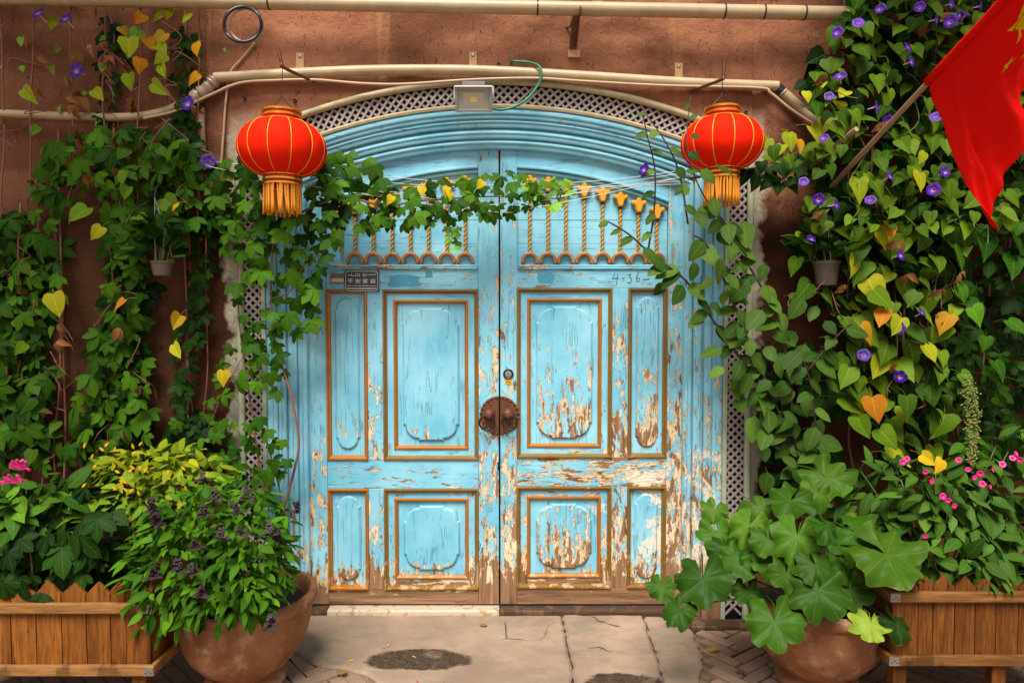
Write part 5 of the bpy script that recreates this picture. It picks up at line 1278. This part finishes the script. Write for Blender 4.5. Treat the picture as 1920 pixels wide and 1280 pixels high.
# 8 morning glory below the flag, paler hearts
p = Plant('morning_glory', W(1680, 880, -.05), 'loose morning glory with pale heart leaves and orange ones below the flag tip', 'climber', 109)
strands(p, (1600, 1680, 1700, 1740), 420, 900, (.06,.2), .005, 'bark', 9)
H1 = [(1490,440),(1560,425),(1800,425),(1800,560),(1770,640),(1800,760),(1740,850),(1660,850),(1640,770),(1575,760),(1575,690),(1600,620),(1560,560),(1500,540)]
vine_fill(p, 'heart', H1, 125, 25, .108, (.16,.32), MG, up=(.5,2.0), alt=(.10, *YG)); vine_fill(p, 'heart', H1, 150, 20, .11, (.04,.16), CRD)
tangle(p, H1, 20, (.15,.34), 8, 'bark')
for px, py, s_, c in ((1605,495,36,YG),(1655,440,40,YG),(1672,432,30,YEL),(1660,595,34,(YEL[1],(.40,.11,.008))),(1780,605,38,YEL),(1635,762,42,(YEL[1],(.40,.13,.008))),(1610,798,38,MG),(1650,685,40,YG),(1600,740,46,MG),(1592,705,40,MG),(1690,610,34,YG),(1720,560,30,MG),(1760,690,40,MG),(1640,560,40,MG),(1700,760,40,MG),(1615,625,36,YEL)):
    p.leaf('heart', W(px, py-s_*.4, -p.r.uniform(.28,.36)), (p.r.uniform(-.9,.9),-.4,-1), (p.r.uniform(-.7,.7),-1,p.r.uniform(.2,1.1)), s_/350, green(p.r, *c, .12), 1)
for px, py in ((1690,478),(1730,585),(1685,615),(1688,706),(1620,665),(1522,448)): p.flower(W(px, py, -.36), (p.r.uniform(-1.1,1.1),-1,p.r.uniform(-.2,1.1)), p.r.uniform(.05,.064), PURP)
p.done()
# 9 creeper past the flag
p = Plant('virginia_creeper', W(1860, 900, -.05), 'deep green creeper wall hanging past the tip of the flag', 'creeper', 110, 'creepers on the wall')
strands(p, (1800, 1850, 1890), 300, 900, (.03,.12), .006, 'bark', 10)
I1 = [(1760,440),(1830,380),(1990,300),(1990,880),(1830,870),(1790,780),(1800,600)]
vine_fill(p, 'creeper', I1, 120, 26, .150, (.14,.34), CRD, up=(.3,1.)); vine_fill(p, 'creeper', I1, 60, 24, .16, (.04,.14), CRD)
vine_fill(p, 'heart', I1, 26, 40, .10, (.3,.38), CR); p.done()
# 10 leggy shrub crossing the right jamb
p = Plant('climbing_shrub', W(1520, 900, -.12), 'leggy shrub with dark arching stems and oval leaves crossing the lock-side jamb', 'shrub', 111)
J = [[(1520,930),(1490,860),(1450,750),(1385,668),(1330,590),(1285,525),(1225,480),(1180,440),(1140,415)], [(1500,900),(1480,720),(1465,620),(1440,560),(1405,500),(1365,430),(1340,390)],
     [(1450,750),(1400,632),(1360,530),(1325,460),(1300,440)], [(1215,470),(1226,400),(1228,320),(1215,260),(1205,215)], [(1290,420),(1275,330),(1250,270),(1205,205)], [(1540,900),(1530,800),(1520,720),(1500,660)], [(1510,700),(1560,640),(1600,600)]]
for k, st_ in enumerate(J):
    dd = .14 + .03*k; path = [W(a_, b_, -dd - .02*i) for i, (a_, b_) in enumerate(st_)]
    p.stem(path, .0085 if k < 3 else .005, 'darkstem'); sp_ = smooth_path(path, 8); acc = 0
    for i in range(1, len(sp_)):
        acc += (sp_[i]-sp_[i-1]).length
        if acc > (.062 if k not in (3,4) else .085):
            acc = 0; sd = p.r.choice((-1,1)); small = (k in (3, 4)) or (k == 0 and i > len(sp_)*.8)
            p.leaf('ovate', sp_[i], (sd*p.r.uniform(.4,1.1), -.3, -p.r.uniform(.1,.9)), (p.r.gauss(0,.4), -.8, p.r.uniform(.4,1.3)), (.075 if small else .112)*p.r.uniform(.7,1.2), green(p.r, *KN), 1)
sprig = smooth_path([W(1400,480,-.32), W(1345,405,-.48), W(1306,340,-.56), W(1288,265,-.57), W(1296,180,-.54)], 8); p.stem(sprig[::4], .0045, 'darkstem')
for px, py, Y, sz in ((1300,250,-.575,.05),(1292,285,-.575,.06),(1315,318,-.575,.085),(1345,310,-.585,.075),(1335,372,-.54,.085),(1310,395,-.5,.10),(1365,420,-.45,.11),(1285,345,-.57,.07),(1306,215,-.56,.045),(1286,320,-.57,.06),(1350,390,-.5,.08),(1290,195,-.55,.04)):
    p.leaf('ovate', W(px, py, Y), (p.r.uniform(-1,1), -.3, -p.r.uniform(.1,.8)), (p.r.gauss(0,.4), -.8, p.r.uniform(.3,1.1)), sz, green(p.r, *KN), 3)
J1 = [(1335,400),(1395,405),(1425,480),(1475,540),(1545,580),(1600,610),(1560,650),(1550,720),(1560,830),(1545,880),(1430,895),(1415,800),(1360,710),(1340,640),(1300,560),(1250,540),(1230,500),(1290,500)]
vine_fill(p, 'ovate', J1, 68, 28, .112, (.14,.34), KN, up=(.4,1.3), spread=.7); vine_fill(p, 'ovate', [(1420,640),(1540,640),(1550,880),(1430,890)], 40, 20, .12, (.05,.14), CRD); p.flower(W(1207,317,-.3), (-.8,-.6,.3), .06, PURP); p.done()

# 11 hanging pots with their plants
def hanging_pot(px, py0, py1, w0, w1, Y, label, plabel, top, seed, cols, htip):
    c = W(px, py1, Y); zt = W(px, py0, Y).z; k = (Y-CAM.y)/FPX; r0, r1 = w0/2*k, w1/2*k; h = zt - c.z
    root = thing('hanging_pot', c, label, 'flower pot', 'hanging pots')
    mb = MB(); mb.lathe((c.x, Y, c.z), [(.001,0),(r1*.95,0),(r1,.006),(r1+(r0-r1)*.45,h*.45),(r1+(r0-r1)*.47,h*.47),(r0*.96,h*.86),(r0*1.05,h*.87),(r0*1.07,h),(r0*.97,h),(r0*.9,h*.8)], 28); sm(mb.build('pot', M['white_plastic'], root), 50)
    mb = MB(); mb.lathe((c.x, Y, c.z), [(r0*.93,h*.84),(.001,h*.88)], 20); mb.build('soil', M['soil'], root)
    hk = W(htip[0], htip[1], Y)
    for a in (0.4, 2.5, 4.6): mb = MB(); mb.tube([(c.x + r0*math.cos(a), Y + r0*math.sin(a), c.z+h), hk], .0013, 5); mb.build('hanger_wire', M['steel'], root)
    mb = MB(); mb.tube(smooth_path([hk, hk+Vector((0,.03,.06)), (hk.x, Y+.10, hk.z+.07), (hk.x, .0, hk.z+.05)], 4), .005, 6); mb.build('wall_hook', M['iron'], root)
    pl = Plant('potted_plant', (c.x, Y, c.z+h*.85), plabel, 'plant', seed); r = pl.r
    for i in range(46):
        a = r.uniform(0, 2*PI); e = r.uniform(.02, 1); o = Vector((math.cos(a)*e, math.sin(a)*e, 0)); q = Vector((c.x, Y, c.z+h)) + o*r0*2.1 + Vector((0,0,r.uniform(.0, top)*(1.1-e*.5)))
        if i < 10: pl.stem([(c.x+o.x*r0*.5, Y+o.y*r0*.5, c.z+h*.85), (c.x+o.x*r0, Y+o.y*r0, (c.z+h+q.z)/2), q], .003, 'greenstem')
        pl.leaf('ovate', q + Vector((0,0,.02)), o + Vector((0,0,r.uniform(-.1,.8))), (o.x*.3, -.6, 1), r.uniform(.07,.12), green(r, *cols))
    pl.done()
hanging_pot(304, 490, 517, 40, 30, -.24, 'pale plastic pot hanging among creeper leaves', 'dark leafy plant in the hanging pot amid the creeper', .22, 201, CRD, (290, 370))
hanging_pot(1549, 490, 535, 47, 36, -.22, 'pale ridged plastic pot hanging under the flagpole foot', 'small leafy plant in the hanging pot under the flagpole', .14, 202, CRD, (1550, 400))

# ------------------------------------------------------------------ unseen vine trellises over the climbers, added to shade the side walls
def trellis(x0, x1, y0, z, label, seed):
    root = thing('added_shade_trellis', ((x0+x1)/2, 0, z), label, 'trellis', 'added shade trellises'); r = random.Random(seed)
    for x in (x0, (x0+x1)/2, x1): mb = MB(); mb.box(x-.025, x+.025, y0, .02, z, z+.07); mb.build('beam', M['sillwood'], root)
    k = y0 + .05
    while k < -.05: mb = MB(); mb.box(x0-.05, x1+.05, k-.012, k+.012, z+.071, z+.09); mb.build('slat', M['sillwood'], root); k += .22
    for x in (x0, x1): mb = MB(); mb.tube([(x, y0+.3, z), (x, 0, z-.30)], .018, 6); mb.build('brace', M['sillwood'], root)
    pl = Plant('added_shade_vine', ((x0+x1)/2, 0, z+.09), 'leafy vine spread over the ' + label.split(' roofing ')[0], 'climber', seed, 'vines on the added shade trellises')
    for i in range(330):
        q = Vector((r.uniform(x0-.1, x1+.1), r.uniform(y0-.12, -.03), z + .05 + r.uniform(0, .22)))
        pl.leaf('heart', q, (r.gauss(0,1), r.gauss(0,1)-.3, -.4), (r.gauss(0,.4), r.gauss(0,.4), 1), r.uniform(.11,.17), green(r, *CR))
    for i in range(5): x = r.uniform(x0, x1); pl.stem([(x, -.03, z+.1), (x+r.uniform(-.3,.3), y0*.5, z+.12), (x+r.uniform(-.4,.4), y0, z+.12)], .008, 'bark')
    pl.done(250)
trellis(-3.6, -1.72, -1.9, 3.72, 'added unseen timber trellis above the creeper corner roofing and shading the honey planter', 401)
trellis(1.75, 3.6, -.8, 3.72, 'added unseen timber trellis above the flag corner roofing and shading the brown planter', 402)

# ------------------------------------------------------------------ shrubs in pots and planters
def bush(pl, kind, ells, n, size, cols, base, droop=.5, nstem=14, alt=None, inner=.45, mat='greenstem', yellow_top=None):
    r = pl.r; tot = sum(e[3] for e in ells)
    for (c, rad, dirb, wgt) in ells:
        c = Vector(c)
        for i in range(int(n*wgt/tot)):
            while True:
                v = Vector((r.gauss(0,1), r.gauss(0,1), r.gauss(0,1))).normalized()
                if v.y < .55 and v.z > dirb: break
            k = r.uniform(inner, 1.0)**.5; q = c + Vector((v.x*rad[0], v.y*rad[1], v.z*rad[2]))*k
            if q.z < .05: continue
            tip = Vector((v.x + r.gauss(0,.55), v.y + r.gauss(0,.55), v.z*.6 - droop + r.gauss(0,.5))); nrm = Vector((v.x*.5 + r.gauss(0,.4), v.y*.6 - .25, .75 + .35*v.z + r.gauss(0,.2)))
            if alt and r.random() < alt[0]: c_ = green(r, alt[1], alt[2])
            else: c_ = green(r, *cols)
            if yellow_top: 
                t_ = min(1, max(0, (q.z - yellow_top[0])/(yellow_top[1]-yellow_top[0]) + r.uniform(-.35,.25))); c_ = tuple(a*(1-t_)+b*t_ for a, b in zip(c_, green(r, *YG, .15)))
            pl.leaf(kind, q, tip, nrm, size*r.uniform(.65,1.25), c_, k*2 - q.y)
            if i < nstem:
                pl.stem([base + Vector((r.uniform(-.06,.06), r.uniform(-.06,.06), 0)), base.lerp(q, .5) + Vector((0,0,.04)), q], .0045, mat)
# basil
bx, by = PL
p = Plant('basil_plant', (bx, by, .30), 'bushy basil with dark purple flower heads spilling over its clay bowl', 'basil', 301)
def E(px, py, Y, rx, ry, rz, db, w): return (W(px, py, Y), (rx, ry, rz), db, w)
bush(p, 'basil', [E(405,1000,-.70,.33,.28,.23,-.35,3.2), E(340,1080,-.84,.23,.20,.26,-.8,2.4), E(470,1045,-.82,.19,.20,.22,-.7,1.6), E(420,1105,-.92,.23,.12,.14,-.9,1.4)], 1300, .068, ((0.012,0.054,0.002),(0.070,0.180,0.005)), Vector((bx, by, .33)), .55, 10, inner=.35)
fh = MB(); rr = random.Random(4)
for k in range(34):
    a = rr.uniform(0, 2*PI); z = rr.uniform(0, 1.6); q = Vector((math.cos(a)*.42*(1-.3*z)*rr.uniform(.3,1), math.sin(a)*.42*(1-.3*z)*rr.uniform(.3,1), z*.55)); s_ = rr.uniform(.10,.2)
    fh.add([q+Vector((s_,0,0)), q+Vector((0,s_,0)), q+Vector((-s_,0,0)), q+Vector((0,-s_,0)), q+Vector((0,0,s_*1.3)), q-Vector((0,0,s_))], [(0,1,4),(1,2,4),(2,3,4),(3,0,4),(1,0,5),(2,1,5),(3,2,5),(0,3,5)])
fhm = fh.mesh('flower_head', M['basilflower'])
for px, py, Y, s_ in ((285,945,-.86,.055),(292,975,-.95,.06),(382,955,-.98,.045),(415,1000,-1.0,.052),(505,992,-.95,.055),(462,925,-.85,.045),(332,1060,-1.04,.055),(288,1072,-1.02,.045),(360,1065,-1.06,.045),(378,1108,-1.08,.045),(508,1165,-1.05,.055),(520,1003,-.92,.045),(555,950,-.80,.05),(402,925,-.86,.045),(205,972,-.9,.05),(365,1018,-1.02,.04),(450,992,-1.0,.035),(200,1003,-.9,.04),(380,890,-.8,.04),(440,950,-.95,.04)):
    p.obj(fhm, Matrix.Translation(W(px, py+8, Y)) @ Matrix.Rotation(p.r.uniform(0,6), 4, 'Z') @ Matrix.Scale(s_*.88, 4), 'flower_head')
    for k in range(5): a = p.r.uniform(0,6.28); p.leaf('basil', W(px, py+10, Y), (math.cos(a), math.sin(a), .2), (0,-.3,1), .045, (0.045,0.03,0.035), 9)
p.done()
# yellow-topped four o'clock
bb = W(265, 1120, -.62)
p = Plant('leafy_shrub', (bb.x, -.62, .35), 'leafy shrub with yellow-green tops and tiny orange buds behind the basil', 'shrub', 302)
bush(p, 'lance', [E(275,940,-.55,.30,.16,.26,-.3,3), E(190,960,-.60,.18,.14,.18,-.4,1.6), E(345,905,-.5,.20,.12,.16,-.5,1.6)], 560, .075, ((0.04,0.12,0.010),(0.11,0.23,0.014)), Vector((bb.x, -.62, .35)), .35, 12, yellow_top=(W(0,985,-.6).z, W(0,850,-.6).z))
for k in range(26):
    px, py = p.r.uniform(140, 390), p.r.uniform(835, 930); p.leaf('basil', W(px, py, -.74), (p.r.uniform(-1,1),-.2,.6), (0,-1,.4), .026, (0.60,0.32,0.01), 5, 'bud')
p.done()
# planter corner plants
bb = W(40, 1120, -.75)
p = Plant('spider_flower', (bb.x, -.75, .38), 'tall leafy plant with pink spidery petals in the honey planter', 'flowering plant', 303)
bush(p, 'lance', [E(60,985,-.72,.22,.14,.26,-.5,2), E(20,1000,-.78,.16,.12,.22,-.5,1.4)], 150, .11, ((0.020,0.070,0.005),(0.08,0.18,0.010)), Vector((bb.x, -.75, .38)), .45, 10)
for cx_, cy_ in ((42,880),(30,905)):
    for k in range(14):
        a = p.r.uniform(0, 2*PI); q = W(cx_, cy_, -.88); d = Vector((math.cos(a), -.4, abs(math.sin(a))*.8)).normalized()*p.r.uniform(.03,.055); mb = MB(); mb.tube([q, q+d*.6+Vector((0,0,.006)), q+d], [.002,.003,.006], 5); mb.build('petal', M['pink'], p.root)
p.done()
bb = W(60, 1120, -.86)
p = Plant('broadleaf_creeper', (bb.x, -.86, .38), 'dark broad-leaved creeper leaning over the honey planter pickets', 'plant', 304)
vine_fill(p, 'creeper', [(-60,1010),(100,1000),(180,960),(200,1060),(100,1110),(-60,1110)], 40, 26, .19, (.84,.97), CRD, up=(.3,1.0)); vine_fill(p, 'creeper', [(-60,900),(230,900),(240,1100),(-60,1110)], 60, 24, .2, (.62,.80), CRD, up=(.3,1.0)); p.stem([Vector((bb.x,-.86,.36)), W(60,1060,-.9), W(50,1010,-.9)], .005); p.done()
# mallow
mx_, my_ = PR
p = Plant('mallow_plant', (mx_, my_, .30), 'mallow with broad ruffled lobed leaves spreading out of its clay bowl', 'mallow', 305)
ML = ((1318,1085,128,-.85,1.0,-.3),(1240,1098,64,-.80,.8,-.5),(1272,1142,76,-.92,.5,-.6),(1345,1000,86,-.62,1.1,-.4),(1405,985,92,-.70,1.1,-.2),(1440,1010,86,-.80,1.0,-.1),(1482,938,100,-.66,1.2,-.5),(1495,1005,112,-.86,1.1,-.1),(1550,985,76,-.92,1.1,.1),(1548,895,108,-.55,1.0,-.1),(1532,925,76,-.64,1.0,0),
      (1605,1000,118,-.78,1.2,.3),(1662,1040,158,-.92,1.0,.25),(1535,1105,128,-1.0,.6,.1),(1452,1165,122,-1.02,.5,-.1),(1475,1075,84,-.92,.7,-.3),(1530,1060,92,-.95,.8,.1),(1402,1108,70,-.80,.7,-.3),(1632,1168,78,-.96,.6,.2),(1682,1168,76,-.95,.5,.6),(1592,1105,96,-.84,.6,.2),(1385,1050,86,-.78,.8,-.5),(1445,1055,80,-.82,.8,-.2),(1708,1095,66,-.80,.7,.7),(1360,1035,80,-.74,.9,-.5),(1580,1050,90,-.80,.9,.2),(1340,955,60,-.5,1.0,-.4),(1420,950,70,-.52,1.0,-.2),(1500,1060,90,-.74,.7,0))
for k, (px, py, s_, Y, up_, lx) in enumerate(ML):
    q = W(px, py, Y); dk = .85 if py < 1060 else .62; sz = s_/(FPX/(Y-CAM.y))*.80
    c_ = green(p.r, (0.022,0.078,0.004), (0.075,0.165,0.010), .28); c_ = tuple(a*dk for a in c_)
    if px in (1632,): c_ = (0.22,0.30,0.03)
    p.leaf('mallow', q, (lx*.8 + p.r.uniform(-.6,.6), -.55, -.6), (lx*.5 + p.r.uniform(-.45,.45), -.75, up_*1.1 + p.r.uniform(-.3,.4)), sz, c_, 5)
    p.stem([Vector((mx_ + p.r.uniform(-.05,.05), my_ + p.r.uniform(-.05,.05), .30)), Vector(((mx_+q.x)/2, (my_+q.y)/2 + .03, max(.42, q.z*.6+.15))), q + Vector((0,.012,.0))], .006, 'greenstem', 'leaf_stalk')
p.done()
# planter shrub with pink trumpets
bb = W(1760, 1110, -.72)
p = Plant('four_oclock_shrub', (bb.x, -.72, .38), 'leafy shrub with clusters of small pink trumpet flowers in the brown planter', 'flowering shrub', 306)
bush(p, 'lance', [E(1680,950,-.55,.28,.16,.22,-.5,2), E(1780,960,-.68,.30,.16,.25,-.6,2.6), E(1880,930,-.70,.24,.18,.30,-.6,2.2), E(1830,1040,-.80,.30,.12,.15,-.8,1.6)], 640, .095, ((0.018,0.060,0.006),(0.070,0.145,0.014)), Vector((bb.x, -.72, .38)), .5, 14)
for px, py in ((1821,868),(1815,880),(1838,888),(1842,907),(1828,895),(1797,862),(1790,948),(1778,938),(1768,930),(1750,880),(1735,885),(1748,902),(1899,858),(1906,850),(1862,880),(1880,870),(1693,866),(1700,860),(1735,1005),(1912,862),(1858,912)):
    p.flower(W(px, py, -.88), (p.r.uniform(-1,1),-1,p.r.uniform(-.3,.8)), p.r.uniform(.018,.028), (0.72,0.012,0.17), 'flower', PINKF)
for px, py, tx in ((1729,860,.9),(1766,870,-.5)): p.leaf('heart', W(px, py-8, -.88), (tx,-.4,-.6), (-tx,-1,.7), .062, (.52,.33,.01), 9)
p.done()
# amaranth spike
bb = W(1815, 1000, -.66)
p = Plant('amaranth', (bb.x, -.66, .38), 'tall amaranth with a drooping yellow-green seed spike above the pink flowers', 'plant', 307)
p.stem([Vector((bb.x,-.66,.38)), W(1822,900,-.72), W(1815,800,-.75), W(1812,705,-.76)], .006, 'greenstem')
sp_ = MB(); sp_.uv = []
for side_, pts in ((0, ((1812,705),(1816,760),(1820,830),(1822,870))), (1, ((1826,730),(1830,780),(1828,860)))):
    path = smooth_path([W(a_, b_, -.77) for a_, b_ in pts], 14); mb = MB()
    for i, q in enumerate(path):
        for k in range(7):
            d = Vector((p.r.gauss(0,.009), p.r.gauss(0,.009), p.r.gauss(0,.004))); s_ = p.r.uniform(.003,.006); c_ = q+d
            mb.add([c_+Vector((s_,0,0)), c_+Vector((0,-s_,0)), c_+Vector((-s_,0,0)), c_+Vector((0,s_,0)), c_+Vector((0,0,s_)), c_-Vector((0,0,s_))], [(0,1,4),(1,2,4),(2,3,4),(3,0,4),(1,0,5),(2,1,5),(3,2,5),(0,3,5)])
    mb.build('seed_spike', M['spike'] if 'spike' in M else simple('seed_spike', (0.20,0.22,0.04), .7, 0, .4, 80, .1), p.root)
for k in range(14): py = p.r.uniform(800, 960); s_ = p.r.choice((-1,1)); p.leaf('lance', W(1815+s_*8, py, -.74), (s_, -.3, -.5), (0,-.6,1), p.r.uniform(.07,.11), green(p.r, *CR))
p.done()

# a few fallen leaves on the ground
for k, (px, py, c_, lab) in enumerate(((640,1262,(.30,.16,.04),'small brown fallen leaf on the bricks beside the basil pot'),(1345,1215,(.36,.26,.03),'yellowed fallen leaf on the bricks beside the mallow pot'),(1385,1255,(.20,.09,.03),'curled brown fallen leaf near the foot of the mallow pot'),(905,1172,(.26,.15,.05),'dry fallen leaf close to the cream threshold'))):
    q = G(px, py, .008); o = bpy.data.objects.new('fallen_leaf', LEAF['heart'][k][1]); COL.objects.link(o); o.location = q; o.rotation_euler = (.1, -.1, k*1.9); o.scale = (.045,)*3; o.color = (*c_, 1); tag(o, lab, 'leaf', 'fallen leaves')
